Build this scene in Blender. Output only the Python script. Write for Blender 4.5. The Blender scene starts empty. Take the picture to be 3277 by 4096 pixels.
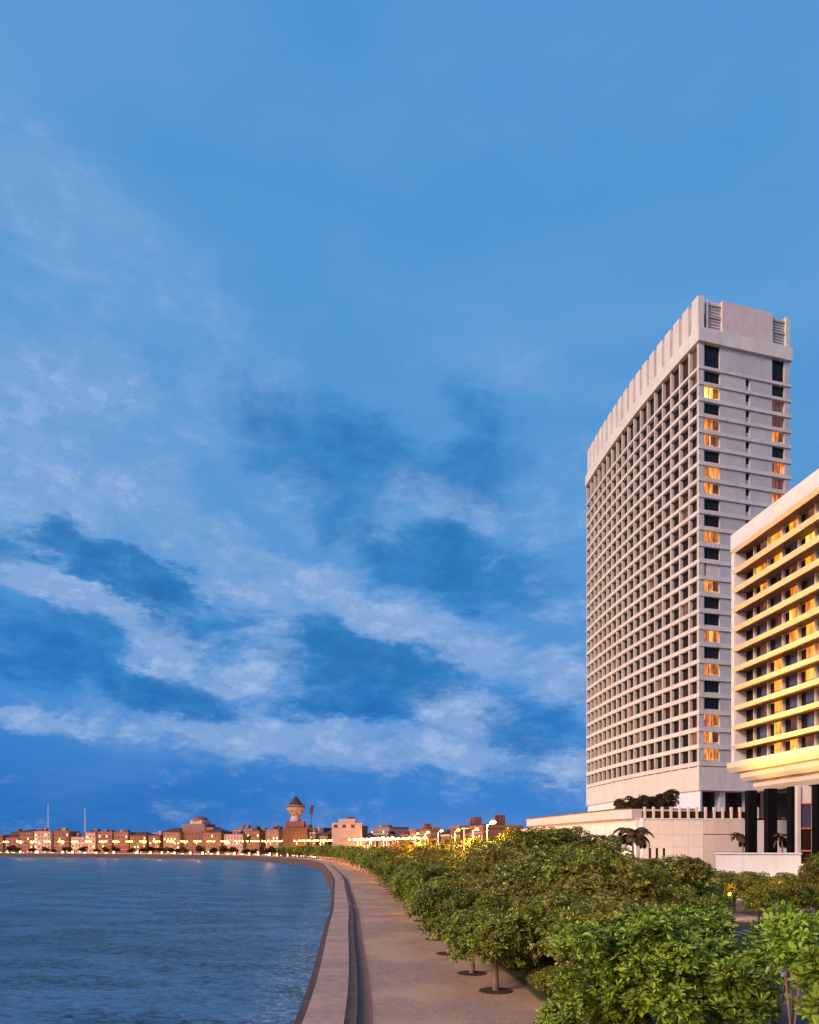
import bpy, math, random
import numpy as np
from math import sin, cos, pi, radians, atan2, hypot, sqrt
from mathutils import Vector

R = random.Random(7)
scene = bpy.context.scene
col = scene.collection

# ------------------------------------------------------------------ camera
F = 2900.0            # focal length in photo pixels (photo 3277 x 4096)
CAMZ = 7.5
cam_d = bpy.data.cameras.new('camera'); cam = bpy.data.objects.new('camera', cam_d); col.objects.link(cam)
cam.location = (0, 0, CAMZ); cam.rotation_euler = (radians(90), 0, 0)
cam_d.sensor_fit = 'HORIZONTAL'; cam_d.sensor_width = 36.0; cam_d.lens = 36.0 * F / 3277.0
cam_d.shift_y = (3376 - 2048) / 4096.0 * 4096.0 / 3277.0
cam_d.clip_start = 0.1; cam_d.clip_end = 12000
scene.camera = cam
scene.view_settings.view_transform = 'Standard'; scene.view_settings.look = 'None'
scene.view_settings.exposure = 0.0; scene.view_settings.gamma = 1.0
scene.view_settings.use_curve_mapping = False
scene.render.engine = 'CYCLES'
scene.cycles.max_bounces = 5; scene.cycles.diffuse_bounces = 2; scene.cycles.glossy_bounces = 3
scene.cycles.transmission_bounces = 3; scene.cycles.transparent_max_bounces = 4
scene.cycles.caustics_reflective = False; scene.cycles.caustics_refractive = False
scene.cycles.sample_clamp_indirect = 4.0
scene.cycles.use_denoising = True
scene.cycles.use_light_tree = True

SUN_EL, SUN_AZ = radians(27), radians(234)     # low glow in the west-southwest, behind the camera to its left

# ------------------------------------------------------------------ node helpers
def srgb(h):
    h = h.lstrip('#'); c = [int(h[i:i+2], 16) / 255 for i in (0, 2, 4)]
    return tuple((x / 12.92 if x <= .04045 else ((x + .055) / 1.055) ** 2.4) for x in c) + (1,)

class NT:
    def __init__(s, nt): s.t = nt
    def n(s, typ, **kw):
        nd = s.t.nodes.new(typ)
        for k, v in kw.items():
            if k.startswith('_'): setattr(nd, k[1:], v)
        return nd
    def put(s, sock, v):
        if v is None: return
        if hasattr(v, 'is_output') or isinstance(v, bpy.types.NodeSocket): s.t.links.new(v, sock)
        else: sock.default_value = v
    def m(s, op, a, b=None, c=None, clamp=False):
        nd = s.n('ShaderNodeMath', _operation=op, _use_clamp=clamp)
        s.put(nd.inputs[0], a); s.put(nd.inputs[1], b); s.put(nd.inputs[2], c)
        return nd.outputs[0]
    def mix(s, f, a, b, mode='MIX'):
        nd = s.n('ShaderNodeMix', _data_type='RGBA', _blend_type=mode)
        s.put(nd.inputs[0], f); s.put(nd.inputs[6], a); s.put(nd.inputs[7], b)
        return nd.outputs[2]
    def noise(s, vec, scale, detail=4, rough=.55, dist=0, out=0, dim='3D'):
        nd = s.n('ShaderNodeTexNoise', _noise_dimensions=dim)
        s.put(nd.inputs['Vector'], vec); nd.inputs['Scale'].default_value = scale
        nd.inputs['Detail'].default_value = detail; nd.inputs['Roughness'].default_value = rough
        nd.inputs['Distortion'].default_value = dist
        return nd.outputs[out]
    def ramp(s, f, lo, hi, a=0.0, b=1.0):
        nd = s.n('ShaderNodeMapRange', _interpolation_type='SMOOTHSTEP')
        s.put(nd.inputs[0], f); nd.inputs[1].default_value = lo; nd.inputs[2].default_value = hi
        nd.inputs[3].default_value = a; nd.inputs[4].default_value = b
        return nd.outputs[0]
    def vmap(s, vec, scale=(1, 1, 1), loc=(0, 0, 0), rot=(0, 0, 0)):
        nd = s.n('ShaderNodeMapping'); s.put(nd.inputs[0], vec)
        nd.inputs[1].default_value = loc; nd.inputs[2].default_value = rot; nd.inputs[3].default_value = scale
        return nd.outputs[0]

def new_mat(name):
    m = bpy.data.materials.new(name); m.use_nodes = True
    nt = m.node_tree; b = nt.nodes['Principled BSDF']
    return m, NT(nt), b

# ------------------------------------------------------------------ world
def build_world():
    w = bpy.data.worlds.new("World"); scene.world = w; w.use_nodes = True
    nt = w.node_tree; nt.nodes.clear(); N = NT(nt)
    tc = N.n('ShaderNodeTexCoord'); d = tc.outputs['Generated']
    sep = N.n('ShaderNodeSeparateXYZ'); nt.links.new(d, sep.inputs[0])
    x, y, z = sep.outputs
    az = N.m('ARCTAN2', x, y); el = N.m('ARCSINE', z)
    # domain warp so cloud edges are torn
    st = N.vmap(d, scale=(1.0, 1.0, 2.8))
    w1 = N.noise(st, 5.0, 5, .6, out=1); w2 = N.noise(st, 16.0, 6, .72, out=1)
    s1 = N.n('ShaderNodeSeparateColor'); nt.links.new(w1, s1.inputs[0])
    s2 = N.n('ShaderNodeSeparateColor'); nt.links.new(w2, s2.inputs[0])
    azw = N.m('ADD', az, N.m('ADD', N.m('MULTIPLY', N.m('SUBTRACT', s1.outputs[0], .5), .13), N.m('MULTIPLY', N.m('SUBTRACT', s2.outputs[0], .5), .10)))
    elw = N.m('ADD', el, N.m('ADD', N.m('MULTIPLY', N.m('SUBTRACT', s1.outputs[1], .5), .08), N.m('MULTIPLY', N.m('SUBTRACT', s2.outputs[1], .5), .06)))
    def blobs(lst):
        tot = None
        for (X, Y, rx, ry, rot, amt) in lst:
            u = (X * 1.8997 - 1638.5) / F; v = (3376 - Y * 1.8997) / F
            a0 = math.atan(u); e0 = math.atan(v * cos(a0))
            ra = rx * 1.8997 / F * cos(a0) ** 2; re = ry * 1.8997 / F * cos(e0) ** 2
            t = radians(rot); c_, s_ = cos(t), sin(t)
            da = N.m('SUBTRACT', azw, a0); de = N.m('SUBTRACT', e0, elw)     # de grows downwards like picture rows
            p = N.m('ADD', N.m('MULTIPLY', da, c_ / ra), N.m('MULTIPLY', de, s_ / ra))
            q = N.m('ADD', N.m('MULTIPLY', da, -s_ / re), N.m('MULTIPLY', de, c_ / re))
            r2 = N.m('ADD', N.m('MULTIPLY', p, p), N.m('MULTIPLY', q, q))
            g = N.m('MULTIPLY', N.m('EXPONENT', N.m('MULTIPLY', N.m('MULTIPLY', r2, r2), -.6)), amt)
            tot = g if tot is None else N.m('MAXIMUM', tot, g)
        return tot
    dark = blobs([(125, 1130, 95, 62, 5, 1), (280, 1205, 170, 56, 18, 1.15), (-20, 1160, 90, 60, 0, .8),
                  (60, 1370, 230, 70, 8, .8), (330, 1460, 190, 42, 10, .95), (165, 1315, 95, 42, 0, .6),
                  (520, 1350, 190, 66, 5, .85), (740, 1400, 260, 76, 10, 1.1), (690, 1490, 190, 40, 0, .9),
                  (690, 960, 250, 120, 15, .80), (1010, 1010, 170, 90, 0, .68), (940, 1190, 270, 85, 18, .92), (1180, 1300, 90, 50, 0, .5),
                  (1120, 1525, 110, 66, 0, .8), (1290, 1480, 120, 80, 0, .5), (1000, 865, 140, 50, 20, .62), (330, 760, 320, 40, 20, .3),
                  (420, 330, 300, 110, 10, .2), (-300, 1300, 220, 80, 0, .7), (1650, 1300, 260, 130, 0, .6)])
    light = blobs([(870, 1320, 440, 52, 20, .8), (500, 1190, 220, 80, 25, .6), (140, 1245, 240, 34, 12, 1), (330, 1350, 80, 100, -35, .9),
                   (520, 1415, 110, 26, -22, 1), (960, 1050, 130, 52, 22, .7), (700, 1115, 110, 40, 10, .4),
                   (760, 1575, 460, 48, 3, .75), (960, 1500, 110, 46, 5, .95), (700, 1480, 90, 14, 8, .5), (50, 1510, 150, 26, 8, .8), (120, 930, 330, 230, 0, .62),
                   (300, 620, 420, 150, 30, .42), (1150, 790, 260, 60, 12, .3), (1190, 1420, 120, 45, 15, .7), (1190, 1600, 90, 28, 0, .8), (-400, 1500, 300, 60, 0, .6), (1900, 1550, 300, 60, 0, .6)])
    # base gradient
    cr = N.n('ShaderNodeValToRGB'); nt.links.new(el, cr.inputs[0]); e = cr.color_ramp
    e.elements[0].position = 0.0; e.elements[0].color = srgb('#3f7fc4')
    e.elements[1].position = 0.06; e.elements[1].color = srgb('#357ccb')
    for p, c in ((.2, '#3f88cf'), (.40, '#5595d2'), (.62, '#5497d2'), (.85, '#4790cf'), (1.0, '#3d86c6')):
        q = e.elements.new(p); q.color = srgb(c)
    base = cr.outputs[0]
    # deeper blue low in the north-west
    lowleft = N.m('MULTIPLY', N.ramp(el, .17, .02), N.ramp(az, .06, -.42))
    base = N.mix(N.m('MULTIPLY', lowleft, .8), base, srgb('#1367b8'))
    base = N.mix(N.m('MULTIPLY', N.m('MULTIPLY', N.ramp(el, .055, .0), N.ramp(az, -.5, .1)), .5), base, srgb('#6f8fd0'))
    # high cloud sheet away from the named masses: soft fbm everywhere, also behind the camera
    fb = N.noise(N.vmap(d, scale=(1, 1, 3.0)), 2.3, 6, .55, .4)
    fb2 = N.noise(N.vmap(d, scale=(1, 1, 2.4), loc=(3, 1, 2)), 7.0, 6, .6)
    fine = N.noise(N.vmap(d, scale=(1, 1, 2.0), loc=(7, 1, 5)), 22.0, 5, .65)
    base = N.mix(N.m('MULTIPLY', N.ramp(fb, .45, .75), .30), base, srgb('#7aa8d8'))
    base = N.mix(N.m('MULTIPLY', N.ramp(fb, .5, .25), .25), base, srgb('#3c84c8'))
    pf = N.noise(N.vmap(d, scale=(1, 1, 1.7), loc=(2, 5, 1)), 8.5, 9, .62, .35)        # puffs
    pf2 = N.noise(N.vmap(d, scale=(1, 1, 1.9), loc=(9, 2, 4)), 26.0, 6, .68, .2)
    pw = N.m('ADD', N.m('MULTIPLY', N.m('SUBTRACT', pf, .5), 2.0), N.m('MULTIPLY', N.m('SUBTRACT', pf2, .5), .7))
    near_h = N.ramp(el, .74, .2)                                                          # puffs are strong low down, thin high up
    pws = N.m('MULTIPLY', pw, N.m('ADD', .35, N.m('MULTIPLY', near_h, .65)))
    lm = N.m('MULTIPLY', light, 1.0, clamp=True); lm = N.ramp(N.m('SUBTRACT', lm, pws), .05, 1.0)
    dm = N.ramp(N.m('ADD', N.m('MULTIPLY', dark, .95), pws), .30, .95)
    c = N.mix(N.m('MULTIPLY', lm, .78), base, srgb('#89abd9'))
    c = N.mix(N.m('MULTIPLY', N.m('MULTIPLY', N.ramp(pf2, .46, .66), lm), .6), c, srgb('#adc4ea'))
    dcol = N.mix(N.ramp(el, .04, .3), srgb('#175fae'), srgb('#2271b6'))
    dcol = N.mix(N.m('MULTIPLY', N.ramp(pf2, .38, .68), .8), dcol, srgb('#3a87c8'))
    c = N.mix(N.m('MULTIPLY', dm, .88), c, dcol)
    core = N.ramp(N.m('ADD', N.m('MULTIPLY', dark, .8), pws), .75, 1.35)
    c = N.mix(N.m('MULTIPLY', core, .75), c, srgb('#1a5c9c'))
    rim = N.m('MULTIPLY', N.ramp(pf, .5, .33), N.m('MULTIPLY', near_h, N.ramp(pf2, .4, .7)))
    c = N.mix(N.m('MULTIPLY', rim, .45), c, srgb('#9dbbe6'))
    # afterglow in the west-southwest, behind the camera
    hz = N.n('ShaderNodeVectorMath', _operation='DOT_PRODUCT'); nt.links.new(d, hz.inputs[0]); hz.inputs[1].default_value = (sin(SUN_AZ), cos(SUN_AZ), 0)
    glow = N.m('MULTIPLY', N.ramp(hz.outputs['Value'], -.1, .75), N.ramp(el, 1.25, .1))
    c = N.mix(N.m('MULTIPLY', glow, .95), c, (1.0, .62, .56, 1))
    # physical twilight sky adds its own faint gradient
    sky = N.n('ShaderNodeTexSky', _sky_type='NISHITA', _sun_disc=False)
    sky.sun_elevation = radians(4); sky.sun_rotation = SUN_AZ
    sm = N.n('ShaderNodeVectorMath', _operation='SCALE'); nt.links.new(sky.outputs[0], sm.inputs[0]); sm.inputs['Scale'].default_value = 0.05
    c = N.mix(.04, c, sm.outputs[0])
    bg = N.n('ShaderNodeBackground'); nt.links.new(c, bg.inputs[0]); bg.inputs[1].default_value = 1.06
    o = N.n('ShaderNodeOutputWorld'); nt.links.new(bg.outputs[0], o.inputs[0])
build_world()

sd = bpy.data.lights.new('sun', 'SUN'); so = bpy.data.objects.new('sun', sd); col.objects.link(so)
sd.energy = 3.9; sd.angle = radians(20); sd.color = (1.0, .76, .63)
sv = Vector((sin(SUN_AZ) * cos(SUN_EL), cos(SUN_AZ) * cos(SUN_EL), sin(SUN_EL)))
so.rotation_euler = (-sv).to_track_quat('-Z', 'Y').to_euler()

# ------------------------------------------------------------------ mesh helpers
class MB:
    def __init__(s): s.v = []; s.f = []
    def prism(s, pts, z0, z1, caps=True):
        n = len(pts); b = len(s.v)
        s.v += [(p[0], p[1], z0) for p in pts] + [(p[0], p[1], z1) for p in pts]
        for i in range(n):
            j = (i + 1) % n; s.f.append((b + i, b + j, b + n + j, b + n + i))
        if caps: s.f.append(tuple(b + i for i in range(n))[::-1]); s.f.append(tuple(b + n + i for i in range(n)))
        return s
    def box(s, x0, y0, z0, x1, y1, z1):
        return s.prism([(x0, y0), (x1, y0), (x1, y1), (x0, y1)], z0, z1)
    def obox(s, o, a, b, z0, z1):     # oriented box: corner o, edge vectors a, b
        return s.prism([(o[0], o[1]), (o[0] + a[0], o[1] + a[1]), (o[0] + a[0] + b[0], o[1] + a[1] + b[1]), (o[0] + b[0], o[1] + b[1])], z0, z1)
    def tube(s, p0, p1, r0, r1, n=6):
        p0 = Vector(p0); p1 = Vector(p1); d = (p1 - p0).normalized()
        u = d.cross(Vector((0, 0, 1))) if abs(d.z) < .95 else d.cross(Vector((1, 0, 0)))
        u.normalize(); w = d.cross(u); b = len(s.v)
        for p, r in ((p0, r0), (p1, r1)):
            for i in range(n):
                a = 2 * pi * i / n; q = p + u * (r * cos(a)) + w * (r * sin(a)); s.v.append(tuple(q))
        for i in range(n):
            j = (i + 1) % n; s.f.append((b + i, b + j, b + n + j, b + n + i))
        s.f.append(tuple(b + i for i in range(n))[::-1]); s.f.append(tuple(b + n + i for i in range(n)))
        return s
    def lathe(s, cx, cy, prof, n=16):
        b = len(s.v)
        for (r, z) in prof:
            for i in range(n):
                a = 2 * pi * i / n; s.v.append((cx + r * cos(a), cy + r * sin(a), z))
        for k in range(len(prof) - 1):
            for i in range(n):
                j = (i + 1) % n; o = b + k * n
                s.f.append((o + i, o + j, o + n + j, o + n + i))
        s.f.append(tuple(b + i for i in range(n))[::-1]); s.f.append(tuple(b + (len(prof) - 1) * n + i for i in range(n)))
        return s
    def mesh(s, name, m):
        me = bpy.data.meshes.new(name); me.from_pydata(s.v, [], s.f); me.update()
        if m: me.materials.append(m)
        return me
def sloped(pf, s0, s1, d_top, d_bot, d_in, z0, z1, lip=.12):
    m = MB(); m.v = []
    for s_ in (s0, s1):
        for (d, z) in ((d_in, z0), (d_bot, z0), (d_top, z1 - lip), (d_top, z1), (d_in, z1)): m.v.append(pf(s_, d) + (z,))
    for i in range(5): j = (i + 1) % 5; m.f.append((i, j, 5 + j, 5 + i))
    m.f += [(4, 3, 2, 1, 0), (5, 6, 7, 8, 9)]
    return m
def link(name, me, parent=None, loc=None, rz=None):
    o = bpy.data.objects.new(name, me); col.objects.link(o)
    if parent is not None:
        o.parent = parent
        if loc is None: o.location = -wloc(parent)
    if loc is not None: o.location = loc
    if rz is not None: o.rotation_euler = (0, 0, rz)
    return o
def wloc(o):
    v = Vector(o.location)
    while o.parent: o = o.parent; v += Vector(o.location)
    return v
def tag(o, label=None, cat=None, group=None, kind=None):
    if label: o['label'] = label
    if cat: o['category'] = cat
    if group: o['group'] = group
    if kind: o['kind'] = kind
    return o
def empty(name, loc, label, cat, group=None):
    o = bpy.data.objects.new(name, None); col.objects.link(o); o.location = loc; o.empty_display_size = .2
    return tag(o, label, cat, group)
def copy_tree(o, parent=None):
    c = o.copy(); col.objects.link(c); c.parent = parent
    for ch in o.children: copy_tree(ch, c)
    return c
def np_mesh(name, verts, k, m, smooth=False):
    """verts: (nf*k,3) unshared polygons of k corners each"""
    me = bpy.data.meshes.new(name); nv = len(verts); nf = nv // k
    me.vertices.add(nv); me.vertices.foreach_set('co', np.asarray(verts, dtype=np.float32).ravel())
    me.loops.add(nv); me.loops.foreach_set('vertex_index', np.arange(nv, dtype=np.int32))
    me.polygons.add(nf); me.polygons.foreach_set('loop_start', np.arange(0, nv, k, dtype=np.int32))
    try: me.polygons.foreach_set('loop_total', np.full(nf, k, dtype=np.int32))
    except Exception: pass
    me.update(calc_edges=True); me.validate()
    if m: me.materials.append(m)
    return me

# ------------------------------------------------------------------ materials
def mat_concrete(name, c1, c2, scale=.35, streak=.35, rough=.85, bump=.15, ov=.10):
    m, N, b = new_mat(name)
    tc = N.n('ShaderNodeTexCoord').outputs['Object']
    a = N.noise(tc, scale, 6, .6); st = N.noise(N.vmap(tc, scale=(1.3, 1.3, .12)), 1.1, 4, .6)
    c = N.mix(N.ramp(a, .3, .7), c1, c2)
    dk = tuple(v * .62 for v in c1[:3]) + (1,)
    c = N.mix(N.m('MULTIPLY', N.ramp(st, .5, .75), streak), c, dk)
    oi = N.n('ShaderNodeObjectInfo'); hv = N.n('ShaderNodeHueSaturation'); N.put(hv.inputs['Color'], c); N.put(hv.inputs['Value'], N.m('ADD', 1 - ov / 2, N.m('MULTIPLY', oi.outputs['Random'], ov)))
    N.put(b.inputs['Base Color'], hv.outputs[0]); b.inputs['Roughness'].default_value = rough
    bp = N.n('ShaderNodeBump'); bp.inputs['Strength'].default_value = bump; bp.inputs['Distance'].default_value = .05
    N.put(bp.inputs['Height'], N.noise(tc, 9, 4, .6)); N.put(b.inputs['Normal'], bp.outputs[0])
    return m
def mat_plain(name, c, rough=.6, metal=0.0, var=.15, scale=2.0):
    m, N, b = new_mat(name)
    tc = N.n('ShaderNodeTexCoord').outputs['Object']
    a = N.noise(tc, scale, 4, .6)
    lo = tuple(v * (1 - var) for v in c[:3]) + (1,); hi = tuple(min(1, v * (1 + var)) for v in c[:3]) + (1,)
    N.put(b.inputs['Base Color'], N.mix(a, lo, hi)); b.inputs['Roughness'].default_value = rough; b.inputs['Metallic'].default_value = metal
    return m
def mat_leaf(name, c1, c2, c3, clump=.8, spec=.35, brown=None):
    m, N, b = new_mat(name)
    tc = N.n('ShaderNodeTexCoord').outputs['Object']
    g = N.n('ShaderNodeNewGeometry'); oi = N.n('ShaderNodeObjectInfo')
    cl = N.noise(tc, clump, 3, .6); rnd = g.outputs['Random Per Island']
    c = N.mix(N.ramp(cl, .35, .65), c1, c2)
    c = N.mix(N.ramp(rnd, .58, 1.0, 0, .85), c, c3)
    if brown: c = N.mix(N.m('MULTIPLY', N.ramp(N.noise(tc, clump * .6, 2, .5), .5, .7), .6), c, brown)
    hsv = N.n('ShaderNodeHueSaturation'); N.put(hsv.inputs['Color'], c)
    N.put(hsv.inputs['Value'], N.m('ADD', .9, N.m('MULTIPLY', oi.outputs['Random'], .6)))
    N.put(hsv.inputs['Hue'], N.m('ADD', .47, N.m('MULTIPLY', N.m('FRACT', N.m('MULTIPLY', oi.outputs['Random'], 7.3)), .045)))
    N.put(b.inputs['Base Color'], hsv.outputs[0]); b.inputs['Roughness'].default_value = .42
    b.inputs['Specular IOR Level'].default_value = spec
    tr = N.n('ShaderNodeBsdfTranslucent'); N.put(tr.inputs[0], hsv.outputs[0])
    mx = N.n('ShaderNodeMixShader'); mx.inputs[0].default_value = .24
    out = [n for n in N.t.nodes if n.type == 'OUTPUT_MATERIAL'][0]
    N.t.links.new(b.outputs[0], mx.inputs[1]); N.t.links.new(tr.outputs[0], mx.inputs[2]); N.t.links.new(mx.outputs[0], out.inputs[0])
    return m
def mat_glow(name, c_hot, c_mid, c_dark, strength, scale=.8, stretch=(1, 1, .3)):
    """lit room seen through glass with curtains"""
    m, N, b = new_mat(name)
    tc = N.n('ShaderNodeTexCoord').outputs['Object']; oi = N.n('ShaderNodeObjectInfo')
    off = N.n('ShaderNodeVectorMath', _operation='ADD'); N.put(off.inputs[0], tc)
    cb = N.n('ShaderNodeCombineXYZ'); r30 = N.m('MULTIPLY', oi.outputs['Random'], 40)
    for i in range(3): N.put(cb.inputs[i], r30)
    N.put(off.inputs[1], cb.outputs[0])
    a = N.noise(N.vmap(off.outputs[0], scale=stretch), scale, 2, .5)
    fold = N.noise(N.vmap(off.outputs[0], scale=(1, 1, .03)), 5.5, 2, .6)
    c = N.mix(N.ramp(a, .36, .5), c_dark, c_mid); c = N.mix(N.ramp(a, .5, .66), c, c_hot)
    c = N.mix(N.m('MULTIPLY', N.ramp(fold, .42, .6), .14), c, c_dark)
    N.put(b.inputs['Base Color'], (.05, .04, .03, 1)); b.inputs['Roughness'].default_value = .12
    N.put(b.inputs['Emission Color'], c); b.inputs['Emission Strength'].default_value = strength
    return m
def mat_glass(name, c, rough=.08, spec=.6, var=.5):
    m, N, b = new_mat(name)
    tc = N.n('ShaderNodeTexCoord').outputs['Object']; oi = N.n('ShaderNodeObjectInfo')
    a = N.noise(N.vmap(tc, scale=(1, 1, .15)), 2.5, 2, .5)
    hi = tuple(min(1, v * (1 + var)) for v in c[:3]) + (1,); lo = tuple(v * (1 - var) for v in c[:3]) + (1,)
    N.put(b.inputs['Base Color'], N.mix(N.m('ADD', N.m('MULTIPLY', a, .5), N.m('MULTIPLY', oi.outputs['Random'], .5)), lo, hi))
    b.inputs['Roughness'].default_value = rough; b.inputs['Specular IOR Level'].default_value = spec
    return m

M = {}
M['conc_warm'] = mat_concrete('tower_concrete', (.56, .53, .50, 1), (.65, .615, .58, 1))
M['conc_grey'] = mat_concrete('tower_panel', (.43, .42, .44, 1), (.51, .495, .51, 1), .22, .3)
M['fin'] = mat_concrete('fin_concrete', (.47, .43, .395, 1), (.55, .505, .465, 1), .5, .4)
M['white'] = mat_concrete('white_render', (.70, .65, .65, 1), (.77, .72, .72, 1), .25, .2)
M['cream'] = mat_concrete('cream_ledge', (.62, .54, .44, 1), (.70, .61, .50, 1), .3, .15)
M['pink'] = mat_concrete('pink_render', (.60, .50, .49, 1), (.68, .58, .56, 1), .25, .2)
M['glass_dark'] = mat_glass('dark_glass', (.012, .008, .009, 1), .3, .2)
M['glass_brown'] = mat_glass('brown_glass', (.035, .014, .010, 1), .3, .2)
M['glass_blue'] = mat_glass('blue_glass', (.10, .09, .16, 1), .06, 1.0)
M['curtain'] = mat_glow('dim_curtain', (.42, .14, .07, 1), (.2, .06, .04, 1), (.04, .015, .012, 1), .55)
M['lit'] = mat_glow('lit_room', (1.0, .55, .12, 1), (.88, .24, .025, 1), (.32, .06, .015, 1), 1.15, 1.1)
M['lit_bright'] = mat_glow('bright_room', (1.0, .9, .35, 1), (1.0, .55, .06, 1), (.35, .12, .01, 1), 1.4, .7)
M['amber'] = mat_glow('amber_curtain', (1.0, .55, .08, 1), (.75, .27, .02, 1), (.34, .09, .012, 1), 1.9, .6, (1, 1, .25))
M['amber_dim'] = mat_glow('shaded_curtain', (.80, .30, .05, 1), (.5, .14, .02, 1), (.2, .05, .01, 1), .8, 1.5)
M['black'] = mat_plain('black_cladding', (.004, .0035, .0045, 1), .7); M['black'].node_tree.nodes['Principled BSDF'].inputs['Specular IOR Level'].default_value = .08
M['dark_metal'] = mat_plain('dark_metal', (.05, .045, .045, 1), .45, .3)
M['pole'] = mat_plain('grey_pole', (.35, .33, .32, 1), .5, .2)
M['bark'] = mat_concrete('bark', (.16, .10, .07, 1), (.24, .17, .12, 1), 3, .4, .9, .6)
M['soil'] = mat_plain('soil', (.035, .018, .012, 1), .95, 0, .4, 6)
M['road'] = mat_plain('asphalt', (.075, .06, .058, 1), .8, 0, .25, .6)
M['kerb'] = mat_concrete('kerb_stone', (.42, .34, .30, 1), (.5, .42, .37, 1), 1.5, .2)
M['leaf_near'] = mat_leaf('leaf_almond', (.040, .085, .006, 1), (.15, .215, .012, 1), (.36, .45, .045, 1), 1.6, .4)
M['leaf_close'] = mat_leaf('leaf_young', (.13, .25, .02, 1), (.21, .36, .03, 1), (.36, .46, .05, 1), 2.0, .4)
M['leaf_prom'] = mat_leaf('leaf_promenade', (.050, .085, .009, 1), (.16, .205, .016, 1), (.40, .45, .06, 1), 1.0, .35, (.14, .10, .03, 1))
M['leaf_road'] = mat_leaf('leaf_roadside', (.060, .080, .010, 1), (.15, .16, .018, 1), (.38, .35, .055, 1), .6, .3, (.20, .10, .024, 1))
M['leaf_dark'] = mat_leaf('leaf_dark', (.030, .026, .012, 1), (.048, .038, .014, 1), (.075, .06, .022, 1), .6, .2, (.06, .03, .014, 1))
M['leaf_palm'] = mat_leaf('leaf_palm', (.045, .035, .014, 1), (.075, .055, .02, 1), (.11, .075, .025, 1), .8, .3)

def mat_lamp(name, c, s):
    m, N, b = new_mat(name); b.inputs['Base Color'].default_value = (0.8, .7, .5, 1)
    b.inputs['Emission Color'].default_value = c; b.inputs['Emission Strength'].default_value = s
    return m
M['sodium'] = mat_lamp('sodium_lamp', (1, .44, .045, 1), 80)
M['sodium_near'] = mat_lamp('sodium_lamp_near', (1, .46, .05, 1), 14)
M['headlight'] = mat_lamp('headlight', (1, .78, .55, 1), 12)

def mat_paving():
    m, N, b = new_mat('promenade_paving')
    tc = N.n('ShaderNodeTexCoord').outputs['Object']
    br = N.n('ShaderNodeTexBrick'); N.put(br.inputs['Vector'], N.vmap(tc, rot=(0, 0, .15)))
    br.inputs['Scale'].default_value = 1.0; br.inputs['Brick Width'].default_value = .22; br.inputs['Row Height'].default_value = .11
    br.inputs['Mortar Size'].default_value = .006; br.inputs['Color1'].default_value = (.52, .31, .19, 1); br.inputs['Color2'].default_value = (.38, .22, .14, 1)
    br.inputs['Mortar'].default_value = (.12, .075, .06, 1)
    big = N.noise(tc, .35, 4, .55); fine = N.noise(tc, 5.5, 5, .75)
    c = N.mix(N.m('MULTIPLY', N.ramp(big, .4, .65), .5), br.outputs[0], (.33, .20, .15, 1))
    c = N.mix(N.m('MULTIPLY', N.ramp(fine, .45, .62), .6), c, (.20, .125, .11, 1))
    c = N.mix(N.m('MULTIPLY', N.ramp(N.noise(tc, 9, 3, .7), .58, .7), .5), c, (.46, .34, .30, 1))
    st = N.noise(N.vmap(tc, scale=(1, .35, 1)), .9, 5, .65)
    c = N.mix(N.m('MULTIPLY', N.ramp(st, .52, .66), .35), c, (.17, .115, .10, 1))
    c = N.mix(N.m('MULTIPLY', N.ramp(N.noise(tc, .13, 3, .5), .42, .6), .45), c, (.58, .35, .20, 1))
    N.put(b.inputs['Base Color'], c); b.inputs['Roughness'].default_value = .78
    bp = N.n('ShaderNodeBump'); bp.inputs['Strength'].default_value = .35; bp.inputs['Distance'].default_value = .02
    N.put(bp.inputs['Height'], fine); N.put(b.inputs['Normal'], bp.outputs[0])
    return m
M['paving'] = mat_paving()
M['band'] = mat_plain('dark_paving_border', (.28, .12, .085, 1), .8, 0, .3, 3)
M['coping'] = mat_concrete('coping_stone', (.32, .20, .15, 1), (.42, .27, .21, 1), 1.6, .45, .8, .5, .30)
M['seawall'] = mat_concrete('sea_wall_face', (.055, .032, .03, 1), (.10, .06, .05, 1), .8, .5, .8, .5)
M['step'] = mat_concrete('seat_step', (.62, .20, .10, 1), (.72, .26, .14, 1), .7, .3)

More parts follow.
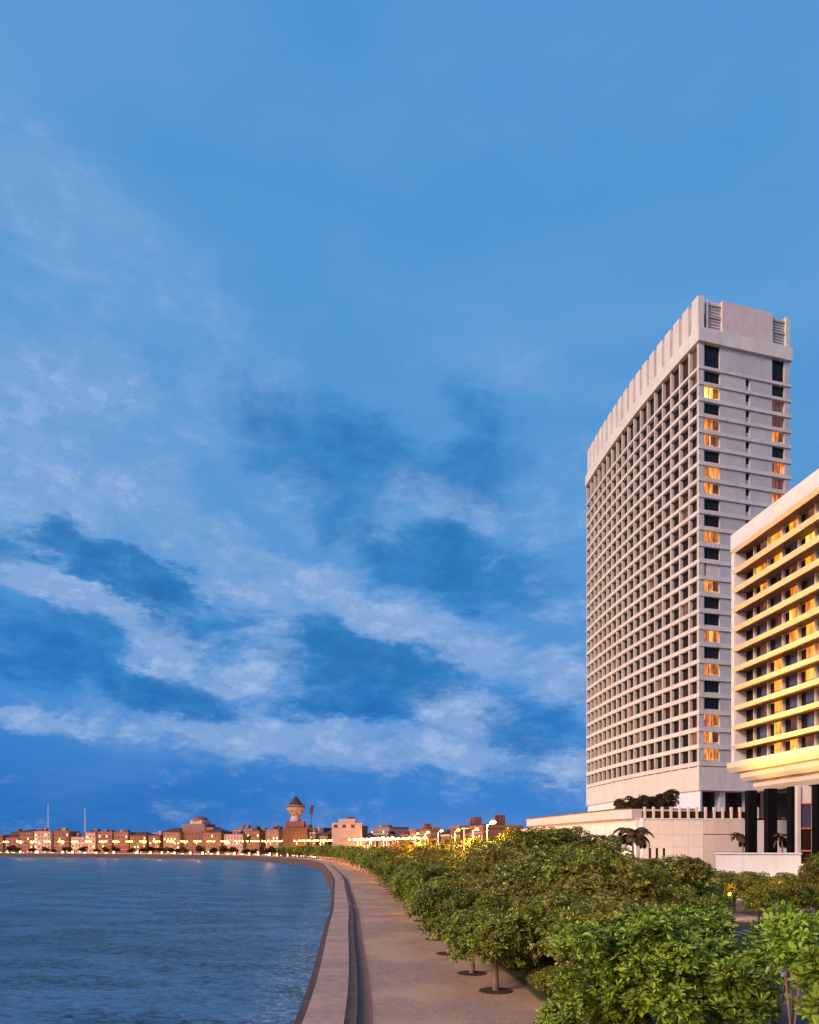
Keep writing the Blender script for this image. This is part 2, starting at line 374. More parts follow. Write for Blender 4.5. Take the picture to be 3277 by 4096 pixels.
def mat_water():
    m, N, b = new_mat('sea_water')
    tc = N.n('ShaderNodeTexCoord').outputs['Object']
    mp = N.vmap(tc, scale=(1, 1.0, 1), rot=(0, 0, .3))
    n1 = N.noise(N.vmap(mp, scale=(.5, 1, 1)), 1.8, 6, .74, .5)
    n2 = N.noise(N.vmap(mp, scale=(.6, 1, 1)), 3.4, 5, .75, .4)
    n3 = N.noise(N.vmap(mp, scale=(.4, 1, 1)), .045, 5, .6)
    h = N.m('ADD', N.m('MULTIPLY', n1, 1.0), N.m('MULTIPLY', n2, .5))
    bp = N.n('ShaderNodeBump'); bp.inputs['Strength'].default_value = .8; bp.inputs['Distance'].default_value = .35
    N.put(bp.inputs['Height'], h)
    n4 = N.noise(N.vmap(mp, scale=(.5, 1, 1)), .16, 6, .72, .5)
    c = N.mix(N.ramp(n1, .38, .60), (.004, .042, .092, 1), (.055, .205, .345, 1))
    c = N.mix(N.m('MULTIPLY', N.ramp(n2, .50, .38), .7), c, (.006, .045, .11, 1))
    c = N.mix(N.m('MULTIPLY', N.ramp(n4, .42, .58), .5), c, (.07, .25, .47, 1))
    c = N.mix(N.m('MULTIPLY', N.ramp(n3, .44, .6), .4), c, (.012, .095, .165, 1))
    cr = N.m('MULTIPLY', N.ramp(n2, .56, .70), N.ramp(n1, .47, .6))
    c = N.mix(N.m('MULTIPLY', cr, .6), c, (.18, .38, .66, 1))
    at = N.n('ShaderNodeAttribute', _attribute_name='shore')
    fm = N.m('MULTIPLY', N.ramp(at.outputs['Fac'], .2, .9), N.ramp(N.noise(N.vmap(mp, scale=(.8, 1, 1)), 1.9, 6, .75, 1.2), .49, .62))
    c = N.mix(N.m('MULTIPLY', fm, .8), c, (.42, .52, .72, 1))
    N.put(b.inputs['Base Color'], c); b.inputs['Roughness'].default_value = .48
    b.inputs['IOR'].default_value = 1.33; b.inputs['Specular IOR Level'].default_value = .08
    N.put(b.inputs['Normal'], bp.outputs[0])
    return m
M['water'] = mat_water()
M['ground'] = mat_plain('earth_and_paving', (.16, .10, .07, 1), .9, 0, .35, .3)
M['grass'] = mat_plain('planting_bed', (.06, .055, .02, 1), .95, 0, .5, 1.2)

# ------------------------------------------------------------------ bay curve
ctrl = [(-3.6, -60), (-3.9, -20), (-4.2, 5), (-4.85, 25), (-5.35, 34), (-6.1, 43.5), (-7.6, 60.7), (-9.0, 78), (-12.2, 110), (-16.3, 149.5), (-22.6, 196), (-34.7, 276),
        (-49.5, 336), (-73, 392), (-104, 443), (-140, 478), (-220, 521), (-315, 553), (-430, 575), (-600, 590), (-900, 600)]
def catmull(P, step):
    out = []
    for i in range(len(P) - 1):
        p0 = P[max(0, i - 1)]; p1 = P[i]; p2 = P[i + 1]; p3 = P[min(len(P) - 1, i + 2)]
        n = max(2, int(hypot(p2[0] - p1[0], p2[1] - p1[1]) / step))
        # centripetal-ish tangents
        d01 = max(1e-6, hypot(p1[0] - p0[0], p1[1] - p0[1])); d12 = hypot(p2[0] - p1[0], p2[1] - p1[1]); d23 = max(1e-6, hypot(p3[0] - p2[0], p3[1] - p2[1]))
        for k in range(n):
            t = k / n; q = []
            for a in (0, 1):
                m1 = (p2[a] - p0[a]) / (d01 + d12) * d12 if i > 0 else (p2[a] - p1[a])
                m2 = (p3[a] - p1[a]) / (d12 + d23) * d12 if i < len(P) - 2 else (p2[a] - p1[a])
                q.append((2 * t ** 3 - 3 * t ** 2 + 1) * p1[a] + (t ** 3 - 2 * t ** 2 + t) * m1 + (-2 * t ** 3 + 3 * t ** 2) * p2[a] + (t ** 3 - t ** 2) * m2)
            out.append(tuple(q))
    out.append(P[-1]); return out
WC = np.array(catmull(ctrl, 1.0))
for _ in range(6): WC[1:-1] = .25 * WC[:-2] + .5 * WC[1:-1] + .25 * WC[2:]
seg = np.hypot(*(WC[1:] - WC[:-1]).T); SL = np.concatenate([[0], np.cumsum(seg)])
S0 = float(SL[np.argmin(np.abs(WC[:, 1] - 0))])          # arclength beside the camera
def W(s, off=0.0):
    s = s + S0
    x = np.interp(s, SL, WC[:, 0]); y = np.interp(s, SL, WC[:, 1])
    h = 3.0
    tx = np.interp(s + h, SL, WC[:, 0]) - np.interp(s - h, SL, WC[:, 0]); ty = np.interp(s + h, SL, WC[:, 1]) - np.interp(s - h, SL, WC[:, 1])
    l = hypot(tx, ty); tx /= l; ty /= l
    return (float(x + ty * off), float(y - tx * off)), (float(tx), float(ty))
def s_at_y(y):
    i = int(np.argmax(WC[:, 1] >= y)); return float(SL[i] - S0)
SMAX = float(SL[-1] - S0) - 4
def s_list(a, b, near=1.5, far=6.0):
    out = [a]
    while out[-1] < b: out.append(out[-1] + near + (far - near) * min(1, max(0, out[-1] - 60) / 250))
    out[-1] = b; return out
def strip(prof, ss, closed=False):
    """sweep a profile [(offset, z)...] along the bay"""
    v = []; f = []; n = len(prof)
    for s in ss:
        for (o, z) in prof: v.append(W(s, o)[0] + (z,))
    for i in range(len(ss) - 1):
        for k in range(n - 1):
            a = i * n + k; f.append((a, a + 1, a + n + 1, a + n))
    return v, f
def strip_obj(name, prof, ss, m, parent=None):
    v, f = strip(prof, ss); me = bpy.data.meshes.new(name); me.from_pydata(v, [], f); me.update(); me.materials.append(m)
    return link(name, me, parent)

SS = s_list(-55, SMAX)
OFF_TOP0, OFF_TOP1, OFF_STEP, OFF_BAND, OFF_TREE, OFF_EDGE = .9, 2.45, 2.9, 3.6, 9.9, 11.6

# water sheet with finer rows and a stored nearness to the wall
def build_water():
    v = []; f = []; sh = []
    offs = [-3000, -900, -300, -120, -60, -30, -16, -9, -6, -4, -2.6, -1.4, -.5, .6]
    ss = s_list(-55, SMAX, 1.5, 6)
    # near sheet: swept away from the wall; limited to distances where normals do not cross, then one far plane 4 mm lower
    offs = [-26, -16, -9, -6, -4, -2.6, -1.4, -.5, 1.2]
    for s in ss:
        for o in offs:
            v.append(W(s, o)[0] + (0.004,)); near = max(0, 1 + o / 7.0) if o < 0 else 1
            sh.append(min(1, near) * (1.0 if s < 260 else .6))
    n = len(offs)
    for i in range(len(ss) - 1):
        for k in range(n - 1):
            a = i * n + k; f.append((a, a + n, a + n + 1, a + 1)[::-1])
    me = bpy.data.meshes.new('water_surface')
    b = len(v); v += [(-6000, -3000, 0), (6000, -3000, 0), (6000, 9000, 0), (-6000, 9000, 0)]; sh += [0] * 4
    f.append((b, b + 1, b + 2, b + 3))
    me.from_pydata(v, [], f); me.update()
    at = me.attributes.new('shore', 'FLOAT', 'POINT'); at.data.foreach_set('value', sh)
    me.materials.append(M['water'])
    tag(link('sea_water', me, loc=(0, 0, -2.5)), 'blue rippled sea filling the curved bay', kind='structure')
build_water()

# land: one sheet from the promenade outwards to the horizon
def build_land():
    ss = s_list(-55, SMAX, 3, 10); v = []; f = []; 
    prof = [OFF_EDGE - .2, 14, 41.5, 60, 120]
    for s in ss:
        for o in prof: v.append(W(s, o)[0] + (-.02,))
        (p, t) = W(s, 0); v.append((p[0] + t[1] * 5000, p[1] - t[0] * 5000, -.02))
    n = len(prof) + 1
    for i in range(len(ss) - 1):
        for k in range(n - 1):
            a = i * n + k; f.append((a, a + 1, a + n + 1, a + n))
    me = bpy.data.meshes.new('ground'); me.from_pydata(v, [], f); me.update(); me.materials.append(M['ground'])
    tag(link('ground', me), 'brown earth and paved ground behind the promenade', kind='structure')
build_land()
o = strip_obj('promenade', [(OFF_STEP - .05, 0), (OFF_EDGE, 0), (OFF_EDGE, -.3)], SS, M['paving']); tag(o, 'pinkish brown paved seaside walkway curving along the bay', kind='structure')
o = strip_obj('paving_border', [(OFF_STEP, .004), (OFF_BAND, .004)], SS, M['band']); tag(o, 'dark brown paving border beside the seat step', kind='structure')
o = strip_obj('planting_strip', [(OFF_EDGE, .02), (OFF_EDGE + .01, .12), (OFF_EDGE + 1.9, .12), (OFF_EDGE + 1.91, .0)], SS, M['grass']); tag(o, 'earth planting strip between promenade and road', kind='structure')
o = strip_obj('road', [(13.9, .0), (25.6, .0)], SS, M['road']); tag(o, 'seafront carriageway nearer the sea', kind='structure')
o = strip_obj('road', [(28.8, .0), (39.8, .0)], SS, M['road']); tag(o, 'far carriageway beyond the median', kind='structure')
o = strip_obj('median', [(25.6, -.01), (25.6, .14), (28.8, .14), (28.8, -.01)], SS, M['kerb']); tag(o, 'raised median strip with pale kerbs between carriageways', kind='structure')
o = strip_obj('pavement', [(39.8, -.01), (39.8, .15), (43.5, .15), (43.5, -.01)], SS, M['kerb']); tag(o, 'raised pavement on the inland side of road', kind='structure')
# kerb stones / painted lane dashes
dm = MB()
for k in range(60):
    s = 20 + k * 6.0
    for off in (19.7, 34.3):
        (p, t) = W(s, off); a = (t[0] * 2.6, t[1] * 2.6); b_ = (t[1] * .14, -t[0] * .14)
        dm.v += [(p[0], p[1], .006), (p[0] + a[0], p[1] + a[1], .006), (p[0] + a[0] + b_[0], p[1] + a[1] + b_[1], .006), (p[0] + b_[0], p[1] + b_[1], .006)]
        i = len(dm.v); dm.f.append((i - 4, i - 1, i - 2, i - 3))
M['paint'] = mat_plain('road_paint', (.72, .66, .55, 1), .7)
tag(link('road_marking', dm.mesh('road_marking', M['paint'])), 'pale dashed lane lines painted on the road', kind='structure')
dm = MB()
for k in range(9):       # crossing bars at the gap in the trees
    s = s_at_y(56) ; (p, t) = W(s, 29.2 + k * 1.2); a = (t[0] * 3.2, t[1] * 3.2); b_ = (t[1] * .55, -t[0] * .55)
    dm.v += [(p[0], p[1], .008), (p[0] + a[0], p[1] + a[1], .008), (p[0] + a[0] + b_[0], p[1] + a[1] + b_[1], .008), (p[0] + b_[0], p[1] + b_[1], .008)]
    i = len(dm.v); dm.f.append((i - 4, i - 1, i - 2, i - 3))
tag(link('crosswalk', dm.mesh('crosswalk', M['paint'])), 'pale crossing bars on the road beyond the trees', kind='structure')

# parapet sea wall
wall = empty('sea_wall', (0, 0, 0), 'low curved sea wall with broad pinkish stone coping beside the water', 'sea wall')
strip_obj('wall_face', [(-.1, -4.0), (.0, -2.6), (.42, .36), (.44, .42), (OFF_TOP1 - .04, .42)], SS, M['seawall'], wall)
strip_obj('wall_back', [(OFF_TOP1 - .05, .42), (OFF_TOP1 - .05, -.05)], SS, M['step'], wall)
strip_obj('seat_step', [(OFF_TOP1 - .02, .24), (OFF_STEP, .24), (OFF_STEP, -.05)], SS, M['step'], wall)
s = 8.0; k = 0
while s < 300 and k < 230:
    ln = 1.15 if k < 120 else 2.3; g = .02
    m_ = MB(); g = .035; P = [W(s + g, OFF_TOP0 - .05)[0], W(s + g, OFF_TOP1)[0], W(s + ln, OFF_TOP1)[0], W(s + ln, OFF_TOP0 - .05)[0]]
    dz = R.uniform(-.008, .008)
    m_.prism(P, .42, .60 + dz); link('coping_stone', m_.mesh('coping_stone', M['coping']), wall)
    s += ln; k += 1
o = strip_obj('coping', [(OFF_TOP0 - .05, .42), (OFF_TOP0 - .05, .6), (OFF_TOP1, .6), (OFF_TOP1, .42)], s_list(s + .02, SMAX), M['coping'], wall); o['kind'] = 'stuff'
o = strip_obj('coping', [(OFF_TOP0 - .05, .42), (OFF_TOP0 - .05, .6), (OFF_TOP1, .6), (OFF_TOP1, .42)], s_list(-55, 7.98), M['coping'], wall); o['kind'] = 'stuff'

# ------------------------------------------------------------------ tower
def ry(y): return CAMZ + (3376 - y) / 19.33
def build_tower():
    T = empty('hotel_tower', (62, 165, 0), 'tall pale concrete high-rise with a grid of windows and serrated crown', 'tower')
    C = Vector((59.9, 150)); L = Vector((51.6, 211)); nb = 18
    ch = (L - C); ln = ch.length; cd = ch / ln; nrm = Vector((-cd.y, cd.x))     # outward (towards the sea, -x)
    P = []
    for i in range(nb + 1):
        t = i / nb; P.append(C + ch * t + nrm * (1.5 * 4 * t * (1 - t)))
    def tang(i):
        a = P[max(0, i - 1)]; b = P[min(nb, i + 1)]; return (b - a).normalized()
    Nn = [Vector((-tang(i).y, tang(i).x)) for i in range(nb + 1)]
    D = .80
    Pin = [P[i] - Nn[i] * D for i in range(nb + 1)]
    Rr = Vector((82.0, 156.3)); rd = (Rr - C).normalized(); rl = (Rr - C).length; rn = Vector((rd.y, -rd.x))   # right face outward (towards camera)
    RL = Rr + (L - C) + Vector((2, 0))
    def rp(t, d=0.0): q = C + rd * (t * rl) + rn * d; return (q.x, q.y)
    lev = [1462 + 62.8 * k + .132 * k * k for k in range(25)]
    ZL = [ry(y) for y in lev]                   # top of each ledge
    zc0, zc1, ztop = ry(1367), ry(1312), ry(1180)
    zb0, zb1 = ry(3161), ry(3050)
    # core
    core = [tuple(Pin[i]) for i in range(nb + 1)]
    body = [rp(.02, -.55)] + [tuple(p - Nn[i] * .02) for i, p in enumerate(Pin)][0:] + [(RL.x, RL.y), rp(1, -.55)]
    body[1] = tuple(Pin[0] + Vector(rd) * .2 - rn * .6)
    link('core_wall', MB().prism([tuple(p) for p in body][1:], zb0, zc1 + .5).mesh('core_wall', M['fin']), T)
    # ledges wrapping both faces
    def ledge_poly(out, outr, ds=D + .3, dr=.6):
        a = [P[i] + Nn[i] * out for i in range(nb + 1)][::-1]
        corner = C - rd * out * 1.0 + rn * outr
        e = Rr + rd * .35 + rn * outr
        inner_e = Rr + rd * .35 - rn * dr
        inner_c = C + rd * (ds + .0) - rn * dr
        b = [P[i] - Nn[i] * ds for i in range(1, nb + 1)]
        return [tuple(q) for q in a[:-1]] + [tuple(corner), tuple(e), tuple(inner_e), tuple(inner_c)] + [tuple(q) for q in b]
    lp = ledge_poly(.12, .22)
    for k, z in enumerate(ZL):
        th = .62 if k < 2 else .72 + .008 * k
        link('ledge', MB().prism(lp, z - th, z).mesh('ledge', M['conc_warm']), T)
    link('cornice_band', MB().prism(ledge_poly(.45, .5), zc0, zc1).mesh('cornice_band', M['conc_warm']), T)
    link('base_band', MB().prism(ledge_poly(.12, .18), zb0, zb1 - .9).mesh('base_band', M['conc_warm']), T)
    # fins on the long face
    for i in range(nb + 1):
        t_ = tang(i); n_ = Nn[i]; w = .46 if i else .7
        o = P[i] - n_ * (D + .1) - t_ * (w / 2 if i else 0)
        link('fin', MB().obox(o, t_ * w, n_ * (D + .1), zb0 + .4, zc0).mesh('fin', M['fin']), T)
    # windows on the long face; shared meshes, three tints
    wl = (P[1] - P[0]).length - .46
    def wmesh(h, m): return MB().box(-wl / 2, -.04, 0, wl / 2, .04, h).mesh('window', m)
    tops = [zc0] + [z - (.62 if k < 2 else .72 + .008 * k) for k, z in enumerate(ZL)]
    bots = ZL + [ry(3050) - .9 - .0]
    cache = {}
    rest = {}
    cnt = 0
    for i in range(nb):
        mid = (P[i] + P[i + 1]) / 2; tg = (P[i + 1] - P[i]).normalized(); nn = Vector((-tg.y, tg.x)); mid = mid - nn * (D - .07)
        rz = atan2(tg.y, tg.x)
        for k in range(len(tops)):
            z0, z1 = bots[k], tops[k]
            mt = R.choices(['glass_dark', 'glass_brown', 'curtain'], [6, 3 if k else 8, .5])[0]
            if i < 11:
                key = (k, mt)
                if key not in cache: cache[key] = wmesh(z1 - z0, M[mt])
                o = link('window', cache[key], T, loc=Vector((mid.x, mid.y, z0)) - Vector(T.location), rz=rz)
            else:
                rest.setdefault(mt, MB()); mb = rest[mt]
                a = mid - tg * wl / 2 - nn * .04; mb.obox(a, tg * wl, nn * .08, z0, z1)
    comb = MB(); mats = []; fm = []
    for mi, (mt, mb) in enumerate(rest.items()):
        b = len(comb.v); comb.v += mb.v; comb.f += [tuple(b + q for q in f) for f in mb.f]; mats.append(M[mt]); fm += [mi] * len(mb.f)
    me = comb.mesh('window_strip', None)
    for m_ in mats: me.materials.append(m_)
    me.polygons.foreach_set('material_index', fm); me.update()
    link('window_strip', me, T)['kind'] = 'stuff'
    # right face: panels floor by floor
    cols = [(.0, .055), (.225, .505), (.552, .80), (.94, 1.0)]
    wins = [(.055, .225, 'a'), (.505, .552, 's'), (.80, .94, 'b')]
    colA = ['d', 'B', 'd', 'l', 'l', 'd', 'l', 'l', 'd', 'd', 'l', 'd', 'w', 'l', 'd', 'd', 'l', 'd', 'l', 'd', 'd', 'l', 'l', 'l', 'w']
    colB = ['d', 'c', 'c', 'l', 'd', 'l', 'c', 'l', 'd', 'c', 'd', 'l', 'd', 'd', 'l', 'd', 'c', 'd', 'l', 'd', 'd', 'l', 'd', 'c', 'd']
    mm = {'d': 'glass_dark', 'B': 'lit_bright', 'l': 'lit', 'c': 'curtain'}
    for k in range(len(tops)):
        z1 = tops[k]; z0 = bots[k]
        tall = (k == 0)
        cc = [(.0, .055), (.225, .80), (.94, 1.0)] if tall or k == 25 else cols
        for (a, b) in cc:
            pr = -.02 if (a, b) not in ((.0, .055), (.94, 1.0)) else .02
            p0, p1 = rp(a, pr), rp(b, pr); q1, q0 = rp(b, -.56), rp(a, -.56)
            if a == 0: q0 = rp(.02, -.56)
            link('wall_panel', MB().prism([p0, p1, q1, q0], z0 + .03, z1).mesh('wall_panel', M['conc_grey']), T)
        for (a, b, w) in wins:
            if w == 's' and (tall or k == 25): continue
            kind = 'd' if (tall or w == 's') else (colA[k - 1] if w == 'a' else colB[k - 1]) if k <= 25 else 'w'
            if kind == 'w':
                link('wall_panel', MB().prism([rp(a + .03, -.1), rp(b, -.1), rp(b, -.5), rp(a + .03, -.5)], z0 + .03, z1).mesh('wall_panel', M['conc_warm']), T); continue
            sill = 0 if tall else .0
            if w == 's': sill = 1.15
            if w != 's' and not tall:
                sill = .30
            fr = link('window_frame', MB().prism([rp(a, -.30), rp(b, -.30), rp(b, -.56), rp(a, -.56)], z0 - .01, z0 + sill + .04).mesh('window_frame', M['conc_grey']), T)
            wi = link('window', MB().prism([rp(a, -.42), rp(b, -.42), rp(b, -.50), rp(a, -.50)], z0 + sill + .04, z1).mesh('window', M[mm[kind]]), T)
            if kind in 'lB' and w != 's':      # a half-drawn curtain
                u0, u1 = R.choice(((.62, .98), (.5, .98), (.02, .3), (.72, .98)))
                q = link('curtain', MB().prism([rp(a + (b - a) * u0, -.416), rp(a + (b - a) * u1, -.416), rp(a + (b - a) * u1, -.419), rp(a + (b - a) * u0, -.419)], z0 + sill + .3, z1 - .05).mesh('curtain', M[R.choice(['curtain', 'amber_dim'])]), wi)
                q.location = -(Vector(T.location) + Vector(wi.location))
            if w != 's' and not tall:      # mullions
                mb = MB()
                for u in (.36, .70):
                    c_ = a + (b - a) * u; mb.prism([rp(c_ - .0018, -.36), rp(c_ + .0018, -.36), rp(c_ + .0018, -.415), rp(c_ - .0018, -.415)], z0 + sill + .04, z1)
                q = link('mullion', mb.mesh('mullion', M['dark_metal']), wi); q.location = -wloc(T) - wi.location; q.location = -(Vector(T.location) + Vector(wi.location))
    # crown: serrated blocks on the long face
    zs = zc1
    for i in range(nb):
        a = P[i]; tg = (P[i + 1] - P[i]).normalized(); nn = Vector((-tg.y, tg.x)); bl = (P[i + 1] - P[i]).length
        o = a - nn * 1.2
        link('crown_block', MB().obox(o, tg * (bl * .66), nn * 1.35, zs, ztop).mesh('crown_block', M['conc_warm']), T)
        link('crown_screen', MB().obox(a + tg * bl * .665 - nn * 1.1, tg * (bl * .325), nn * .75, zs, ztop - .45).mesh('crown_screen', M['fin']), T)
    # crown towards the street
    link('crown_panel', MB().prism([rp(.245, .15), rp(.80, .15), rp(.80, -.9), rp(.245, -.9)], zs, ztop - .15).mesh('crown_panel', M['pink']), T)
    link('crown_pier', MB().prism([rp(.09, .0), rp(.10, .0), rp(.10, -.9), rp(.09, -.9)], zs, ztop - .3).mesh('crown_pier', M['conc_grey']), T)
    link('crown_pier', MB().prism([rp(.955, .05), rp(1.0, .05), rp(1.0, -.9), rp(.955, -.9)], zs, ztop - .2).mesh('crown_pier', M['conc_warm']), T)
    link('crown_recess', MB().prism([rp(.1, -.48), rp(.245, -.48), rp(.245, -1.1), rp(.1, -1.1)], zs, ztop - .3).mesh('crown_recess', M['pink']), T)
    link('crown_recess', MB().prism([rp(.80, -.48), rp(.955, -.48), rp(.955, -1.1), rp(.80, -1.1)], zs, ztop - .5).mesh('crown_recess', M['fin']), T)
    for (a, b) in ((.1, .245), (.80, .955)):
        for q in range(9):
            z = zs + .5 + q * (ztop - zs - 1.2) / 9
            th = .32 if q in (4, 8) else .12
            link('louvre', MB().prism([rp(a + .002, -.2 if th > .2 else -.35), rp(b - .002, -.2 if th > .2 else -.35), rp(b - .002, -.47), rp(a + .002, -.47)], z, z + th).mesh('louvre', M['conc_grey']), T)
    link('crown_deck', MB().prism([rp(.07, -1.3)] + [tuple(P[i] - Nn[i] * 1.3) for i in range(1, nb + 1)] + [(RL.x, RL.y), rp(.99, -1.3)], zc1, ztop - 2.5).mesh('crown_deck', M['conc_grey']), T)
    # base: plinth below the long face, recessed lobby below the street face
    zt = 11.0
    link('plinth', MB().prism([tuple(P[i] - Nn[i] * .3) for i in range(nb + 1)][::-1] + [rp(.045, -.3), rp(.045, -8), (RL.x, RL.y)], 9.5, zb0).mesh('plinth', M['white']), T)
    link('lobby_glass', MB().prism([rp(.06, -4), rp(1, -4), rp(1, -5), rp(.06, -5)], zt, zb0 - .01).mesh('lobby_glass', M['glass_brown']), T)
    for a in (.25, .55, .85):
        link('lobby_pier', MB().prism([rp(a, -.8), rp(a + .06, -.8), rp(a + .06, -2.4), rp(a, -2.4)], zt, zb0 - .01).mesh('lobby_pier', M['conc_grey']), T)
    link('lobby_doorframe', MB().prism([rp(.33, -3.8), rp(.34, -3.8), rp(.34, -3.99), rp(.33, -3.99)], zt, zb0 - .02).mesh('lobby_doorframe', M['dark_metal']), T)
build_tower()

# ------------------------------------------------------------------ podium
def build_podium():
    Pd = empty('podium', (50, 130, 0), 'pale pink podium terrace wall below the tower with slit windows', 'podium')
    zt = 11.9
    A = Vector((41.8, 130)); B = Vector((53.1, 131)); B2 = Vector((60.6, 131.6))
    d = (B2 - A).normalized(); n = Vector((d.y, -d.x))
    # body stretches back under the tower
    def pb(x0, y0, x1, y1): return None
    link('terrace_slab', MB().prism([(42.2, 131.2), (95, 135), (95, 215), (33, 215), (39.5, 150)], 9.4, zt - .02).mesh('terrace_slab', M['pink']), Pd)
    def wp(a, b, z0, z1, pr, name, m):
        o = A + d * a + n * pr; e = A + d * b + n * pr
        link(name, MB().prism([tuple(o), tuple(e), tuple(e - n * (1.0 + pr)), tuple(o - n * (1.0 + pr))], z0, z1).mesh(name, M[m]), Pd)
    tot = (B2 - A).length
    for q in range(4):
        for (za, zb_) in ((0, 3.05), (3.08, 6.13 + .75), (6.91, 9.13), (9.16, zt)):
            wp(q * 2.84 + (0.03 if q else 0), q * 2.84 + 2.83, za, zb_, 0 - .0 * q, 'wall_panel', 'white')
    hw = (tot - 11.42) / 2
    for q in (0, 1):
        wp(11.42 + q * (hw + .015), 11.42 + hw + q * (hw + .0), 9.28, zt, .08, 'wall_panel', 'pink')
        for (za, zb_) in ((0, 3.05), (3.08, 6.1), (6.13, 9.16)): wp(11.42 + q * (hw + .015), 11.42 + hw + q * hw, za, zb_, -.05, 'wall_panel', 'pink')
    pass
    wp(0, tot + .15, zt + .003, zt + .22, .12, 'wall_cap', 'white')
    # returning side on the right, towards the dark columns
    e = A + d * (tot + .02)
    link('side_wall', MB().prism([(e.x, e.y), (e.x + 26, e.y + 1.2), (e.x + 26, e.y + 2.2), (e.x, e.y + 1)], 0, zt - .1).mesh('side_wall', M['white']), Pd)
    for a in (1.15, 2.45, 3.75):
        o = A + d * a + n * .02
        fr = link('window', MB().obox(o, d * .42, -n * .2, 4.9, 6.75).mesh('window', M['glass_dark']), Pd)
    # fins of the balustrade
    k = 0; x = .6
    sp = 1.12
    fme = MB().prism([(-.16, -.2), (.16, -.2), (.16, .35), (-.16, .35)], 0, 2.05).mesh('baluster', M['pink'])
    while x < tot + 26:
        if x < tot: o = A + d * x - n * .4
        else: o = Vector((e.x + (x - tot), e.y + (x - tot) * .046 + .4))
        link('baluster', fme, Pd, loc=Vector((o.x, o.y, zt + .22)) - Vector(Pd.location), rz=atan2(d.y, d.x)); x += sp * 1.45
    o = A + d * .2 - n * .62; 
    link('screen_wall', MB().obox(o, d * (tot + 20), -n * .12, zt, zt + 1.5).mesh('screen_wall', M['glass_brown']), Pd)
    # long wing reaching back to the left
    Wg = empty('podium_wing', (36, 160, 0), 'long low pale terrace wing reaching left beneath the tower', 'podium')
    q0 = Vector((41.6, 133)); q1 = Vector((39.4, 137)); q2 = Vector((31.6, 190)); q3 = Vector((27, 232))
    zz = 13.9
    nrm = Vector((-1, -.15))
    pts = [q0, q1, q2]
    back = [p + Vector((12, 3)) for p in pts]
    link('wall', MB().prism([tuple(p) for p in pts][::-1] + [tuple(p) for p in back], 0, zz - 1.45).mesh('wall', M['white']), Wg)
    f1 = [p + Vector((-.9, -.2)) for p in pts]
    link('fascia', MB().prism([tuple(p) for p in f1][::-1] + [tuple(p) for p in back], zz - 1.75, zz).mesh('fascia', M['pink']), Wg)
    link('roof_edge', MB().prism([tuple(p + Vector((-.15, 0))) for p in f1][::-1] + [tuple(p) for p in back], zz + .004, zz + .22).mesh('roof_edge', M['dark_metal']), Wg)
    # garden wall in front, lit from below
    G = empty('garden_wall', (60, 96, 0), 'bright white garden wall rising above the trees before the dark columns', 'wall')
    a = Vector((41.0, 97)); b = Vector((51.3, 95)); 
    link('wall', MB().prism([tuple(a), tuple(b), (51.7, 95.6), (41.2, 97.6)], 0, 6.15).mesh('wall', M['white']), G)
    link('wall_cap', MB().prism([(40.9, 96.8), (51.3, 94.8), (51.9, 95.7), (41.1, 97.8)], 6.155, 6.33).mesh('wall_cap', M['white']), G)
    link('ramp_wall', MB().prism([(51.32, 95), (53.6, 92.5), (54.0, 93.0), (51.72, 95.6)], 0, 4.9).mesh('ramp_wall', M['white']), G)
build_podium()

